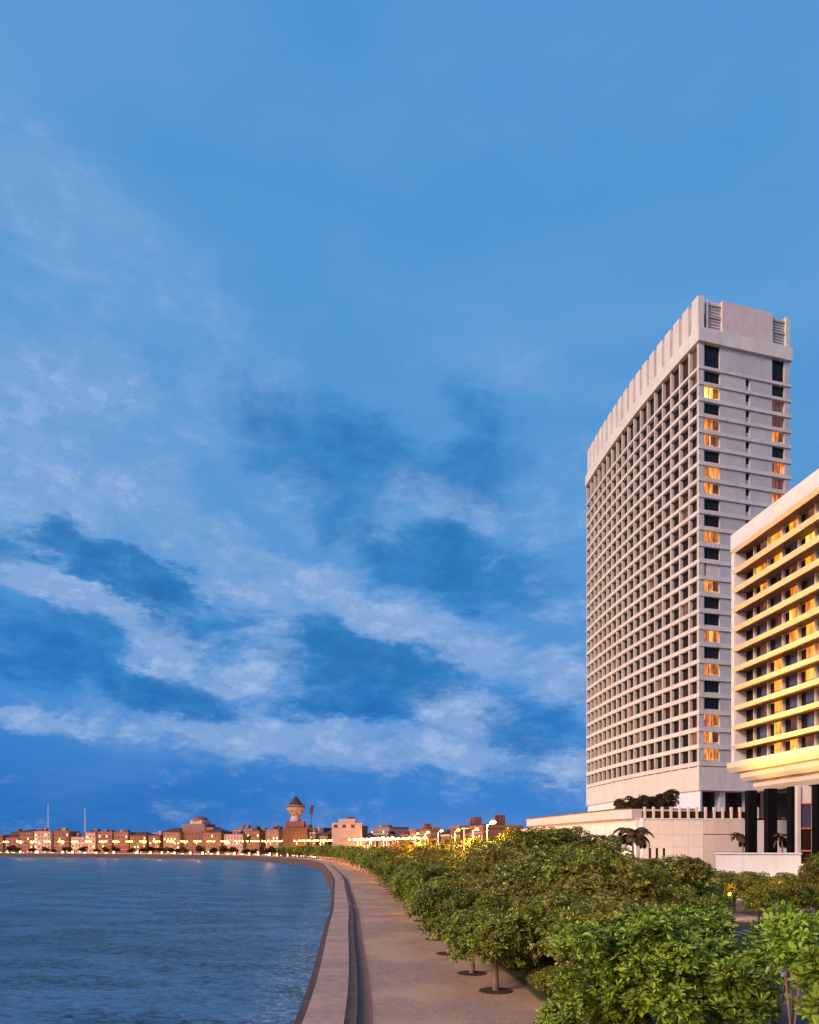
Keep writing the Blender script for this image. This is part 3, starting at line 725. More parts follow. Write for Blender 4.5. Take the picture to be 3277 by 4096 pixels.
# ------------------------------------------------------------------ right-hand hotel block
def build_block():
    B = empty('hotel_block', (60, 105, 0), 'cream hotel block at right with glowing ledges over stepped base', 'hotel')
    E = Vector((54.4, 122)); f = Vector((.1122, -.99368)); n = Vector((-f.y, f.x)) * -1
    n = Vector((-.99368, -.1122))
    K = 23.77
    def z(y): return CAMZ + (3376 - y) / K
    LEN = 46.0; REC = 2.3
    def p(s, d=0.0): q = E + f * s + n * d; return (q.x, q.y)
    zl = [z(y) for y in (2284, 2360, 2437, 2515, 2595, 2675, 2752, 2830, 2907, 2985)]
    zpar0, zpar1 = z(2212), z(2139)
    zb = z(3050)
    # inner mass
    link('core_wall', MB().prism([p(-.3, -REC - .35), p(LEN, -REC - .35), p(LEN, -24), p(-.3, -24)], zb - 3, zpar0 - .2).mesh('core_wall', M['conc_grey']), B)
    link('end_wall', MB().prism([p(-.35, .02), p(.0, .02), p(.0, -24), p(-.35, -24)], zb + .01, zpar0 - .01).mesh('end_wall', M['white']), B)
    # parapet with a warm lit lower edge
    link('parapet', MB().prism([p(-.45, .12), p(LEN, .12), p(LEN, -2.6), p(-.45, -2.6)], zpar0 + .42, zpar1).mesh('parapet', M['white']), B)
    link('parapet', MB().prism([p(-.45, -2.61), p(1.2, -2.61), p(1.2, -24), p(-.45, -24)], zpar0 + .42, zpar1).mesh('parapet', M['white']), B)
    link('roof_deck', MB().prism([p(1.2, -2.61), p(LEN, -2.61), p(LEN, -24), p(1.2, -24)], zpar0, zpar0 + .6).mesh('roof_deck', M['conc_grey']), B)
    link('ledge', sloped(p, -.4, LEN, .28, -.15, -REC - .3, zpar0 - .12, zpar0 + .415, .04).mesh('ledge', M['cream']), B)
    for zz in zl:
        link('ledge', sloped(p, .002, LEN, .28, -.15, -REC - .3, zz - .62, zz, .06).mesh('ledge', M['cream']), B)
    M['soffit'] = mat_plain('shade_soffit', (.11, .05, .03, 1), .7)  # dark brown colour stands in for the shade under each ledge
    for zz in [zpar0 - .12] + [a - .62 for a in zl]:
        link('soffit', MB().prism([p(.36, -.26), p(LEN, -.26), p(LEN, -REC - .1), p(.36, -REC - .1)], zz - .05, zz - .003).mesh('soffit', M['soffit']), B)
    tops = [zpar0 - .17] + [a - .67 for a in zl]; bots = zl + [zb + .02]
    # glazing: bays of one window each
    s0 = 3.2; bw = 3.77; nbay = 11
    pat = ['ablb|bdab', ]
    grid = ['bcabaa', 'caDaaD', 'aDbaDD', 'bDaDac', 'DbaaDa', 'bDaaac', 'DaDacb', 'DaDaab', 'baDDab', 'DabDaa', 'DaabDa']
    mm = {'a': 'amber', 'b': 'curtain', 'c': 'lit', 'D': 'glass_blue'}
    for k in range(len(tops)):
        z0, z1 = bots[k], tops[k]
        link('end_panel', MB().prism([p(.01, -.05), p(.35, -.05), p(.35, -REC), p(.01, -REC)], z0, z1).mesh('end_panel', M['white']), B)
        link('window', MB().prism([p(.36, -REC + .05), p(s0 - .12, -REC + .05), p(s0 - .12, -REC - .1), p(.36, -REC - .1)], z0, z1).mesh('window', M['glass_dark']), B)
        for j in range(nbay):
            a = s0 + j * bw; b = a + bw
            if b > LEN: break
            g = grid[k % 11]; kind = g[(j) % 6] if j < 6 else R.choice('aabDDc')
            wi = link('window', MB().prism([p(a + .12, -REC + .02), p(b - .12, -REC + .02), p(b - .12, -REC - .1), p(a + .12, -REC - .1)], z0, z1).mesh('window', M[mm[kind]]), B)
            # a second, dark or lit leaf inside the bay
            alt = {'a': 'glass_brown', 'b': 'glass_dark', 'c': 'amber', 'D': 'glass_dark'}[kind]
            q = link('pane', MB().prism([p(a + .12, -REC + .06), p(a + 1.0 + R.uniform(-.2, .4), -REC + .06), p(a + 1.0, -REC + .025), p(a + .12, -REC + .025)], z0 + .05, z1 - .05).mesh('pane', M[alt]), wi)
            q.location = -Vector(B.location) - Vector(wi.location)
            link('mullion', MB().prism([p(a - .11, -REC + .55), p(a + .11, -REC + .55), p(a + .11, -REC - .1), p(a - .11, -REC - .1)], z0, z1).mesh('mullion', M['cream']), B)
            rl = MB().prism([p(a + .12, -REC + .12), p(b - .12, -REC + .12), p(b - .12, -REC + .07), p(a + .12, -REC + .07)], z0 + .95, z0 + 1.02)
            link('rail', rl.mesh('rail', M['dark_metal']), B)
    # stepped corbels
    for (s_, d_, y0, y1) in ((-.9, .5, 3092, 3051), (1.4, -.55, 3131, 3093.5), (3.2, -1.7, 3172, 3132.5)):
        link('base_band', sloped(p, s_, LEN, d_, d_ - .55, -22, z(y0), z(y1), .9).mesh('base_band', M['cream']), B)
    zu = z(3172) - .01
    # columns
    for (x, Y, w, m_) in ((2995, 116, 1.35, 'black'), (3073, 112, 1.4, 'black'), (3166, 108, 1.0, 'black'), (3268, 104, 1.5, 'black')):
        X = (x - 1638.5) / F * Y
        link('column', MB().prism([(X, Y), (X + w, Y - .1), (X + w, Y + 1.3), (X, Y + 1.3)], 0, zu).mesh('column', M[m_]), B)
    # entrance bay: lit frame with glass between
    Y = 106.0; X0 = (3192 - 1638.5) / F * Y; X1 = (3262 - 1638.5) / F * Y
    link('entrance_pier', MB().box(X0, Y, 0, X0 + .45, Y + .8, zu).mesh('entrance_pier', M['pink']), B)
    link('entrance_pier', MB().box(X1 - .35, Y, 0, X1, Y + .8, zu).mesh('entrance_pier', M['pink']), B)
    X0 += .45; X1 -= .35
    for (z0, z1, m_) in ((z(3233), zu, 'white'), (z(3320), z(3236), 'glass_blue'), (0, z(3323), 'glass_brown')):
        link('entrance_panel', MB().box(X0 + .1, Y + .3, z0, X1 - .1, Y + .45, z1).mesh('entrance_panel', M[m_]), B)
    for zz in (z(3235), z(3322), z(3400)):
        link('transom', MB().box(X0, Y + .15, zz - .1, X1, Y + .29, zz + .1).mesh('transom', M['step']), B)
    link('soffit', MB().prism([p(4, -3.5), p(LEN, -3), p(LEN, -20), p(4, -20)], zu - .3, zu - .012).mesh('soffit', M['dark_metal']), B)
    link('back_wall', MB().box(61.5, 126, 12, 95, 127, zu + 1.5).mesh('back_wall', M['dark_metal']), B)
build_block()

# flood lights that wash the hotel block (hidden low among the garden trees)
def floodlight(x, y, tx, ty, tz, power, label):
    L = empty('floodlight', (x, y, 0), label, 'floodlight', 'garden floodlights')
    link('housing', MB().box(x - .3, y - .15, .5, x + .3, y + .15, .9).mesh('housing', M['dark_metal']), L)
    link('bracket', MB().box(x - .05, y - .05, 0, x + .05, y + .05, .49).mesh('bracket', M['dark_metal']), L)
    ld = bpy.data.lights.new('flood_beam', 'SPOT'); ld.energy = power; ld.color = (1, .52, .08); ld.spot_size = radians(54); ld.spot_blend = .9; ld.shadow_soft_size = .3
    lo = bpy.data.objects.new('flood_beam', ld); col.objects.link(lo); lo.parent = L; lo.location = (0, 0, 1.1)
    d = Vector((tx - x, ty - y, tz - 1.1)); lo.rotation_euler = d.to_track_quat('-Z', 'Y').to_euler()
for i, (sx, sy, lab) in enumerate(((43.5, 112, 'first'), (44.5, 103, 'second'), (45.0, 91, 'third'), (46.0, 82, 'fourth'))):
    floodlight(sx, sy, sx + 13.5, sy - 1, 50, 64000, 'garden floodlight aimed up at the block, %s from the far end' % lab)
floodlight(38, 112, 50, 131, 9, 9000, 'small floodlight under the podium wall')
for i, x in enumerate((44.0, 49.5)):
    L = empty('ground_lamp', (x, 93.6, 0), ('small ground lamp at the left foot of the white garden wall', 'small ground lamp at the right foot of the white garden wall')[i], 'lamp', 'garden wall lamps')
    link('lamp_head', MB().lathe(x, 93.6, [(.1, 1.0), (.14, 1.1), (.1, 1.2)], 8).mesh('lamp_head', M['headlight']), L)
    link('pole', MB().tube((x, 93.6, 0), (x, 93.6, 1.0), .05, .05).mesh('pole', M['dark_metal']), L)
    ld = bpy.data.lights.new('bulb', 'POINT'); ld.energy = 160; ld.color = (1, .8, .5); ld.shadow_soft_size = .2
    lo = bpy.data.objects.new('bulb', ld); col.objects.link(lo); lo.parent = L; lo.location = (0, -1.9, 2.2)

# ------------------------------------------------------------------ foliage generators
rng = np.random.default_rng(5)
def leaves(n_ros, per, lobes, size, aspect=.42, k=6, shell=.55, up=.55, spread=1.0, droop=.15, rg=rng):
    """rosettes of leaves over a crown of ellipsoid lobes; returns unshared k-gon corners"""
    lobes = np.array(lobes, float)       # cx cy cz rx ry rz
    vol = lobes[:, 3] * lobes[:, 4] * lobes[:, 5]; pr = vol ** .8; pr /= pr.sum()
    idx = rg.choice(len(lobes), n_ros, p=pr); L = lobes[idx]
    d = rg.normal(size=(n_ros, 3)); d /= np.linalg.norm(d, axis=1)[:, None]; d[:, 2] = np.where(d[:, 2] < -.5, -d[:, 2], d[:, 2])
    r = rg.random(n_ros) ** .5 * (1 - shell) + shell; r *= 1 + rg.normal(size=n_ros) * .06
    c = L[:, :3] + d * L[:, 3:6] * r[:, None]
    ax = d * .8 + np.array([0, 0, up]) + rg.normal(size=(n_ros, 3)) * .35; ax /= np.linalg.norm(ax, axis=1)[:, None]
    ref = rg.normal(size=(n_ros, 3)); u = np.cross(ax, ref); u /= np.linalg.norm(u, axis=1)[:, None]; w = np.cross(ax, u)
    out = []
    for j in range(per):
        a = 2 * np.pi * j / per + rg.random(n_ros) * .9
        el = rg.uniform(.05, .95, n_ros) * spread
        dr = (u * np.cos(a)[:, None] + w * np.sin(a)[:, None]) * np.cos(el)[:, None] + ax * np.sin(el)[:, None]
        side = np.cross(dr, ax); side /= np.linalg.norm(side, axis=1)[:, None] + 1e-9
        # roll about the leaf axis
        ro = rg.normal(size=n_ros) * .45; nz = np.cross(side, dr); side = side * np.cos(ro)[:, None] + nz * np.sin(ro)[:, None]
        s = size * rg.uniform(.65, 1.2, n_ros)[:, None]; wd = s * aspect * .5
        base = c + dr * s * .12; dn = np.array([0, 0, -1]) * s * droop
        if k == 8:      # two halves folded along the midrib
            up_ = np.cross(side, dr) * -1 * wd * .45; tip = base + dr * s * 1.05 + dn
            h1 = np.stack([base, base + dr * s * .42 - side * wd * .85 + up_, base + dr * s * .82 - side * wd * .85 + up_ + dn * .4, tip], axis=1)
            h2 = np.stack([base, tip, base + dr * s * .82 + side * wd * .85 + up_ + dn * .4, base + dr * s * .42 + side * wd * .85 + up_], axis=1)
            out.append(np.concatenate([h1, h2], axis=1)); continue
        if k == 6:
            pts = [base, base + dr * s * .45 - side * wd * .75, base + dr * s * .8 - side * wd + dn * .4, base + dr * s * 1.05 + dn, base + dr * s * .8 + side * wd + dn * .4, base + dr * s * .45 + side * wd * .75]
        else:
            pts = [base, base + dr * s * .55 - side * wd, base + dr * s + dn, base + dr * s * .55 + side * wd]
        out.append(np.stack(pts, axis=1))
    return np.concatenate(out, axis=0).reshape(-1, 3)
def rand_lobes(n, R_, zc, zr, rg, rl=.5):
    out = [(0, 0, zc, R_ * .66, R_ * .66, zr * .74)]
    for i in range(n):
        a = rg.uniform(0, 2 * pi); q = R_ * rg.uniform(.35, .7); s = R_ * rg.uniform(rl * .65, rl * 1.1)
        out.append((cos(a) * q, sin(a) * q, zc + rg.uniform(-.55, .75) * zr, s, s, s * rg.uniform(.6, .9)))
    return out
def trunk_mb(h, r, spread, n, rg):
    m = MB(); z0 = 0; p = Vector((0, 0, 0)); 
    q = Vector((rg.uniform(-.1, .1), rg.uniform(-.1, .1), h * .5)); m.tube(p, q, r, r * .75, 8)
    for i in range(n):
        a = 2 * pi * i / n + rg.uniform(-.4, .4); e = q + Vector((cos(a) * spread, sin(a) * spread, h * rg.uniform(.35, .7)))
        mid = (q + e) / 2 + Vector((0, 0, h * .08)); m.tube(q, mid, r * .5, r * .32, 6); m.tube(mid, e, r * .32, r * .1, 5)
        for j in range(2):
            b = a + rg.uniform(-1, 1); e2 = mid + Vector((cos(b) * spread * .6, sin(b) * spread * .6, h * .3)); m.tube(mid, e2, r * .2, r * .06, 4)
    return m
def make_tree(name, lobes, nros, per, size, aspect, k, mat, th, tr, tsp, pit=False, seed=1, **kw):
    rg = np.random.default_rng(seed)
    t = bpy.data.objects.new(name, None); t.empty_display_size = .2; col.objects.link(t)
    cr = link('crown', np_mesh('crown', leaves(nros, per, lobes, size, aspect, k, rg=rg, **kw), 4 if k == 8 else k, M[mat]), t, loc=(0, 0, 0))
    link('trunk', trunk_mb(th, tr, tsp, 5, rg).mesh('trunk', M['bark']), t, loc=(0, 0, 0))
    if pit:
        link('soil_ring', MB().lathe(0, 0, [(.95, .0), (.92, .035), (.3, .045)], 18).mesh('soil_ring', M['soil']), t, loc=(0, 0, .0))
    return t
def place(proto, used, x, y, z, rz, sc, label, cat, group):
    o = proto if proto not in used else copy_tree(proto)
    used.add(proto)
    o.location = (x, y, z); o.rotation_euler = (0, 0, rz); o.scale = (sc[0], sc[0], sc[1]) if isinstance(sc, tuple) else (sc, sc, sc)
    for k_ in ('label', 'category', 'group'):
        if k_ in o: del o[k_]
    return tag(o, label, cat, group)
used = set()

# the big tree in the foreground, leaf by leaf
def big_near_tree():
    rg = np.random.default_rng(11)
    X, Y = 8.7, 25.0
    t = empty('broadleaf_tree', (X, Y, 0), 'large broad-leaved green tree nearest the camera at bottom centre', 'tree', 'foreground trees')
    lobes = [(0, 0, 3.2, 2.5, 2.5, 2.0)]
    for i in range(56):
        a = rg.uniform(0, 2 * pi); q = rg.uniform(.8, 3.7); s = rg.uniform(.45, .95)
        lobes.append((cos(a) * q, sin(a) * q, 3.35 + rg.uniform(-2.5, 2.3) * (1 - q / 7.5), s, s, s * .75))
    V = leaves(4800, 8, lobes, .225, .5, 8, shell=.65, up=.8, spread=.75, rg=rg)
    n = len(V) // 8; V6 = V.reshape(n, 8, 3)
    dist = np.linalg.norm(V6.mean(axis=1) - np.array([-X, -Y, 7.5]), axis=1)
    order = np.argsort(dist); big = order[:8000]; pick = big[rg.choice(8000, 240, replace=False)]
    mask = np.ones(n, bool); mask[pick] = False
    cr = link('crown', np_mesh('crown', V6[mask].reshape(-1, 3), 4, M['leaf_near']), t, loc=(0, 0, 0)); cr['kind'] = 'stuff'
    for i in pick:
        c = V6[i].mean(axis=0); me = np_mesh('leaf', V6[i] - c, 4, M['leaf_near']); link('leaf', me, cr, loc=tuple(c))
    link('trunk', trunk_mb(3.6, .22, 1.8, 7, rg).mesh('trunk', M['bark']), t, loc=(0, 0, 0))
big_near_tree()

def close_tree(x, y, h, r, seed, label, mat='leaf_close', size=.25, n=150, per=7):
    rg = np.random.default_rng(seed)
    lobes = [(0, 0, h - r * .8, r * .8, r * .8, r * .8)] + [(rg.uniform(-r, r) * .7, rg.uniform(-r, r) * .7, h - r + rg.uniform(-.6, .8) * r, r * .45, r * .45, r * .4) for _ in range(6)]
    t = make_tree('young_tree', lobes, n, per, size, .5, 8, mat, h - r * .9, .045, r * .45, False, seed, shell=.3, up=.8, spread=1.1)
    t.location = (x, y, 0); tag(t, label, 'tree', 'foreground trees')
close_tree(9.0, 15.2, 5.1, .95, 31, 'bright yellow-green young tree at the lower right corner', size=.21, n=300)
close_tree(9.6, 18.0, 5.75, .9, 32, 'slim bright green sapling rising above the road gap', size=.2, n=190)
close_tree(7.2, 15.5, 3.3, 1.1, 33, 'low leafy young tree at the bottom edge right of the big tree', mat='leaf_close', size=.2, n=380)
close_tree(12.2, 24, 5.0, 1.5, 34, 'dark green young tree between the big tree and the road', mat='leaf_near', size=.21, n=480)
close_tree(9.6, 20.2, 4.1, 1.2, 36, 'small leafy tree right of the big tree near bottom edge', mat='leaf_near', size=.24, n=260)
close_tree(4.9, 23.5, 2.3, 1.1, 35, 'low hedge-like young tree beside the promenade at bottom centre', mat='leaf_prom', size=.16, n=500)

# promenade row
prom = []
for v_ in range(3):
    rg = np.random.default_rng(50 + v_)
    lb = rand_lobes(18, 2.95, 2.9, 1.75, rg, .36)
    prom.append(make_tree('promenade_tree', lb, 2000, 7, .22, .5, 8, 'leaf_prom', 2.7, .19, 1.6, True, 60 + v_, shell=.55))
promfar = []
for v_ in range(2):
    rg = np.random.default_rng(70 + v_)
    promfar.append(make_tree('promenade_tree', rand_lobes(8, 3.1, 3.1, 1.9, rg), 800, 5, .42, .55, 4, 'leaf_prom', 3.0, .13, 1.4, False, 80 + v_, shell=.6))
ordn = ['nearest', 'second nearest', 'third nearest', 'fourth nearest', 'fifth nearest', 'sixth nearest', 'seventh nearest', 'eighth nearest']
spots = [(37, 4.4, .93), (42, 3.62, .9), (49.5, 2.7, .95), (57, 2.15, 1.0), (63.5, 1.75, 1.0)]
for i, (y, x, sc) in enumerate(spots):
    place(prom[i % 3], used, x, y, 0, R.uniform(0, 6), (sc, sc * .98), 'small round green tree with dark soil ring, %s of the promenade row' % ordn[i], 'tree', 'trees along the promenade')
s = s_at_y(69.5); i = 5
while s < 420:
    (p, t) = W(s, OFF_TREE + R.uniform(-.3, .3))
    far = s > 150
    lab = 'small round green tree, %s of the promenade row' % ordn[i] if i < 8 else 'small round tree far along the promenade row where the crowns merge'
    sc = R.uniform(.98, 1.22)
    place((promfar if far else prom)[R.randrange(2 if far else 3)], used, p[0], p[1], 0, R.uniform(0, 6), (sc, sc * 1.04), lab, 'tree', 'trees along the promenade')
    s += R.uniform(5.6, 6.8); i += 1

# shrubs that fill the planting strip
y = 24.5; i = 0
while y < 66:
    (p, t) = W(s_at_y(y), 12.5 + R.uniform(-.3, .5)); sc = R.uniform(.42, .58)
    place(prom[R.randrange(3)], used, p[0], p[1], -.45, R.uniform(0, 6), (sc, sc * .95), 'low leafy shrub in the planting strip under the promenade trees', 'shrub', 'shrubs in the planting strip')
    y += R.uniform(1.9, 2.8)
# roadside trees behind the row
road = []
for v_ in range(3):
    rg = np.random.default_rng(90 + v_)
    road.append(make_tree('roadside_tree', rand_lobes(22, 3.7, 3.8, 2.6, rg, .36), 2800, 6, .25, .5, 6, 'leaf_road' if v_ else 'leaf_prom', 4.2, .2, 2.1, False, 95 + v_, shell=.5))
roadfar = []
for v_ in range(2):
    rg = np.random.default_rng(120 + v_)
    roadfar.append(make_tree('roadside_tree', rand_lobes(9, 3.0, 3.7, 2.0, rg), 520, 5, .55, .6, 4, 'leaf_road', 3.6, .2, 1.8, False, 125 + v_, shell=.55))
def in_gap(x, y, r=3.2):
    # keep the road visible at lower right and everything inside the picture's sight lines to it
    px = 1638.5 + F * x / y; 
    return px > 2950 - F * r / y * .75 and y < 64
verge = []
def add_tree(x, y, sc, protos, label, group, hs=1.0, z=0):
    px = 1638.5 + F * x / y
    if px > 2440 and x < 44: hs = min(hs, (7.5 - (R.uniform(84, 120) if px > 2680 else R.uniform(35, 70)) / F * y) / 6.9 / sc)
    place(R.choice(protos), used, x, y, z, R.uniform(0, 6), (sc, sc * hs), label, 'tree', group)
rows = []
for off, y0, y1, dy, hlo, hhi, nm in ((13.6, 30.5, 62, 4.6, .70, .82, 'verge'), (17.5, 33, 210, 5.5, .88, 1.12, 'verge'), (27.2, 40, 240, 7.0, 1.15, 1.4, 'median'), (21.0, 66, 92, 9.0, .85, 1.0, 'overhang')):
    y = y0
    while y < y1:
        (p, t) = W(s_at_y(y), off + R.uniform(-1, 1)); rows.append((p[0], p[1], R.uniform(hlo, hhi), nm)); y += dy * R.uniform(.85, 1.2)
names_ = {'verge': 'roadside verge behind the promenade trees', 'median': 'road median', 'overhang': 'road edge'}
looks = ['olive brown leafy', 'dark olive', 'yellow-olive', 'rusty brown tinged', 'dense mid green', 'open-crowned olive', 'reddish olive', 'pale olive', 'full-crowned brownish']
cntr = {}
for (x, y, sc, nm) in rows:
    if in_gap(x, y): continue
    i = cntr.get(nm, 0); cntr[nm] = i + 1
    if nm == 'median' and y < 100: sc *= .86
    lab = ('%s tree on the %s, number' % (looks[i % 9], names_[nm])).replace(', number', '')
    if i < len(ordn): lab += ', %s' % ordn[i]
    else: lab = 'roadside tree far off on the %s among merging crowns' % names_[nm]
    add_tree(x, y, sc, road if y < 110 else roadfar, lab, 'trees beside the road')
# taller clump that carries the skyline left of the podium, and trees that hide the podium's foot
clump = [(9.8, 80, 1.30, 'beside the mast'), (13.3, 82, 1.42, 'first from the left'), (17.2, 85, 1.46, 'second from the left'), (21.5, 88, 1.40, 'third from the left'), (26, 93, 1.25, 'fourth from the left'), (24.5, 78, 1.05, 'in front of the palm')]
for (x, y, sc, w) in clump: add_tree(x, y, sc * .98, road, 'tall rusty olive tree on the skyline left of podium, %s' % w, 'skyline trees', 1.0)
foot = [(32.5, 100, .84, 'leftmost, under the slit windows'), (33, 86, .66, 'left of the white garden wall'), (38, 89, .68, 'below the left end of the garden wall'), (42.5, 89, .66, 'below the middle of the garden wall'), (46.5, 90, .6, 'low one under the garden wall'),
        (45.8, 80, 1.0, 'tall one at the right edge'), (30, 72, .74, 'in front of the foot of the podium'), (34.5, 77, .66, 'dark one left of the road gap'), (39.5, 77, .62, 'above the road gap'), (43, 77, .72, 'orange lit one by the road'), (26, 64, .72, 'nearer the road median'), (22, 56, .72, 'left of the road gap'),
        (33, 68.5, .56, 'low one behind the far kerb'), (36.4, 69.5, .60, 'second behind the far kerb'), (39.8, 70.5, .58, 'third behind the far kerb'), (43.2, 71.5, .62, 'last behind the far kerb'), (18.5, 50, .74, 'near the left end of the road gap'), (17, 43, .72, 'dark one close to the median')]
for (x, y, sc, w) in foot: add_tree(x, y, sc, road, 'rounded brownish garden tree %s' % w, 'garden trees before the hotel', 1.0)

# clipped dark trees on the terrace
dk = []
for v_ in range(2):
    rg = np.random.default_rng(140 + v_)
    dk.append(make_tree('terrace_tree', rand_lobes(7, 2.0, 2.6, 1.9, rg, .5), 900, 6, .32, .55, 4, 'leaf_dark', 2.2, .12, 1.0, False, 145 + v_, shell=.6))
for i, (px, sc) in enumerate(((2488, .86), (2535, .98), (2580, .95), (2625, 1.02), (2664, 1.18))):
    Y = 141 - i * .9; X = (px - 1638.5) / F * Y
    o = place(dk[i % 2], used, X, Y, 12.3, i * 1.3, (sc * 1.05, sc), 'dark clipped terrace tree before the tower, %s from the left' % ['first', 'second', 'third', 'fourth', 'fifth'][i], 'tree', 'dark trees on the terrace')

# palms
def palm(x, y, z, h, fl, nf, seed, label, droop=1.0):
    rg = np.random.default_rng(seed)
    t = empty('palm_tree', (x, y, z), label, 'palm tree', 'palms')
    link('trunk', MB().tube((0, 0, 0), (.2, 0, h * .5), .2, .15, 8).tube((.2, 0, h * .5), (.1, .1, h), .15, .12, 8).mesh('trunk', M['bark']), t, loc=(0, 0, 0))
    for j in range(nf):
        a = 2 * pi * j / nf + rg.uniform(-.2, .2); e0 = rg.uniform(-.1, 1.2); V = []
        L = fl * rg.uniform(.8, 1.1); n = 24; prev = Vector((.1, .1, h)); el = e0
        for q in range(n):
            d = Vector((cos(a) * cos(el), sin(a) * cos(el), sin(el))); nx = prev + d * (L / n); sd_ = Vector((-sin(a), cos(a), 0))
            wl = L * .30 * sin(pi * (q + 1.5) / (n + 2.5)) ** .7
            V += [prev - sd_ * .03, prev + sd_ * .03, nx + sd_ * .03, nx - sd_ * .03]
            for sg in (-1, 1):
                tip = prev + sd_ * sg * wl * .85 + d * wl * .6 - Vector((0, 0, wl * .35)); 
                V += [prev, prev + d * (L / n * 1.1), tip + d * .05, tip - d * .06]
            prev = nx; el -= .05 * droop * (1 + q * .07)
        link('frond', np_mesh('frond', np.array([tuple(v) for v in V]), 4, M['leaf_palm']), t, loc=(0, 0, 0))
palm(27.6, 90, 0, 8.7, 2.9, 24, 3, 'tall brown palm standing out against the pale podium wall')
palm(54.2, 118, 0, 8.6, 2.4, 12, 4, 'small dark palm beside the leftmost black column', 1.3)
palm(57.5, 112, 0, 8.4, 2.6, 12, 5, 'green palm between the black columns', 1.0)
palm(61.5, 113, 0, 8.2, 2.6, 12, 6, 'green palm right of the second black column', 1.0)

# ------------------------------------------------------------------ street lamps
def lamp_proto(head_r, m, arm=1.6, h=10.0, double=True):
    t = bpy.data.objects.new('street_lamp', None); col.objects.link(t)
    link('pole', MB().tube((0, 0, 0), (0, 0, h - .3), .11, .06, 6).mesh('pole', M['pole']), t, loc=(0, 0, 0))
    am = MB()
    for sg in ((-1, 1) if double else (1,)):
        am.tube((0, 0, h - .35), (sg * arm, 0, h), .05, .04, 5)
    link('arm', am.mesh('arm', M['pole']), t, loc=(0, 0, 0))
    hm = MB().lathe(0, 0, [(head_r * .35, -head_r * .5), (head_r * .8, -head_r * .3), (head_r, 0), (head_r * .6, head_r * .35), (head_r * .15, head_r * .5)], 8).mesh('lamp_head', m)
    for sg in ((-1, 1) if double else (1,)):
        link('lamp_head', hm, t, loc=(sg * arm, 0, h))
    return t
lfar = lamp_proto(.52, M['sodium'], 1.5); lnear = lamp_proto(.40, M['sodium_near'], .7, 10.0, False)
near_l = [(8.9, 83), (11.6, 132), (8.7, 139), (5.9, 148), (3.6, 168), (1.5, 190)]
near_n = ['brightest street lamp, rightmost above the trees', 'street lamp second from the right above the trees', 'street lamp third from the right above the trees', 'street lamp fourth from the right above the trees', 'street lamp fifth from the right above the trees', 'street lamp sixth from the right above the trees']
for i, (x, y) in enumerate(near_l):
    o = place(lnear, used, x, y, 0, .2, (1, 1.02 if i else 1.0), near_n[i], 'street lamp', 'street lamps along the bay road')
s = s_at_y(205); i = 0
sod_lights = []
while s < SMAX - 330 and i < 130:
    (p, t) = W(s, 18.5 if i % 2 else 27.2)
    place(lfar, used, p[0], p[1], 0, atan2(t[1], t[0]) + pi / 2, (1, .93), 'sodium street lamp glowing in the unbroken far chain of lights', 'street lamp', 'street lamps along the bay road')
    if i % 3 == 0: sod_lights.append((p[0], p[1], 8.0, 11000 if p[1] > 400 else 17000))
    s += 6.4; i += 1
for (x, y) in near_l: sod_lights.append((x, y, 9.2, 9000))
for k, (x, y, z_, e_) in enumerate(sod_lights):
    ld = bpy.data.lights.new('lamp_glow', 'POINT'); ld.energy = e_; ld.color = (1, .42, .07); ld.shadow_soft_size = .5
    lo = bpy.data.objects.new('lamp_glow', ld); col.objects.link(lo); lo.location = (x, y, z_)
# grey mast in the trees
mt = empty('lamp_mast', (6.6, 88, 0), 'tall plain grey mast standing among the roadside trees', 'mast')
link('pole', MB().tube((6.6, 88, 0), (6.6, 88, 9.3), .14, .09, 8).mesh('pole', M['pole']), mt)
link('bracket', MB().box(6.3, 87.9, 9.3, 7.2, 88.1, 9.45).mesh('bracket', M['pole']), mt)
# low path lamps that glow over the garden by the road at right
for i, (x, y) in enumerate(((31.5, 71.5), (38.0, 75))):
    L = empty('garden_lamp', (x, y, 0), ('low garden lamp among trees left of the road gap', 'low garden lamp among trees above the road gap')[i], 'lamp', 'garden lamps')
    link('pole', MB().tube((0, 0, 0), (0, 0, 2.4), .05, .04).mesh('pole', M['pole']), L, loc=(0, 0, 0))
    link('lamp_head', MB().lathe(0, 0, [(.08, 2.4), (.2, 2.5), (.2, 2.7), (.06, 2.8)], 8).mesh('lamp_head', M['sodium_near']), L, loc=(0, 0, 0))
    ld = bpy.data.lights.new('lamp_glow', 'POINT'); ld.energy = 230; ld.color = (1, .40, .07); ld.shadow_soft_size = .3
    lo = bpy.data.objects.new('lamp_glow', ld); col.objects.link(lo); lo.parent = L; lo.location = (0, -.6, 3.1)
for (x, y, e_) in ((22, 50, 900), (6.5, 52, 380), (8, 40, 300), (2.5, 75, 500)):
    pass

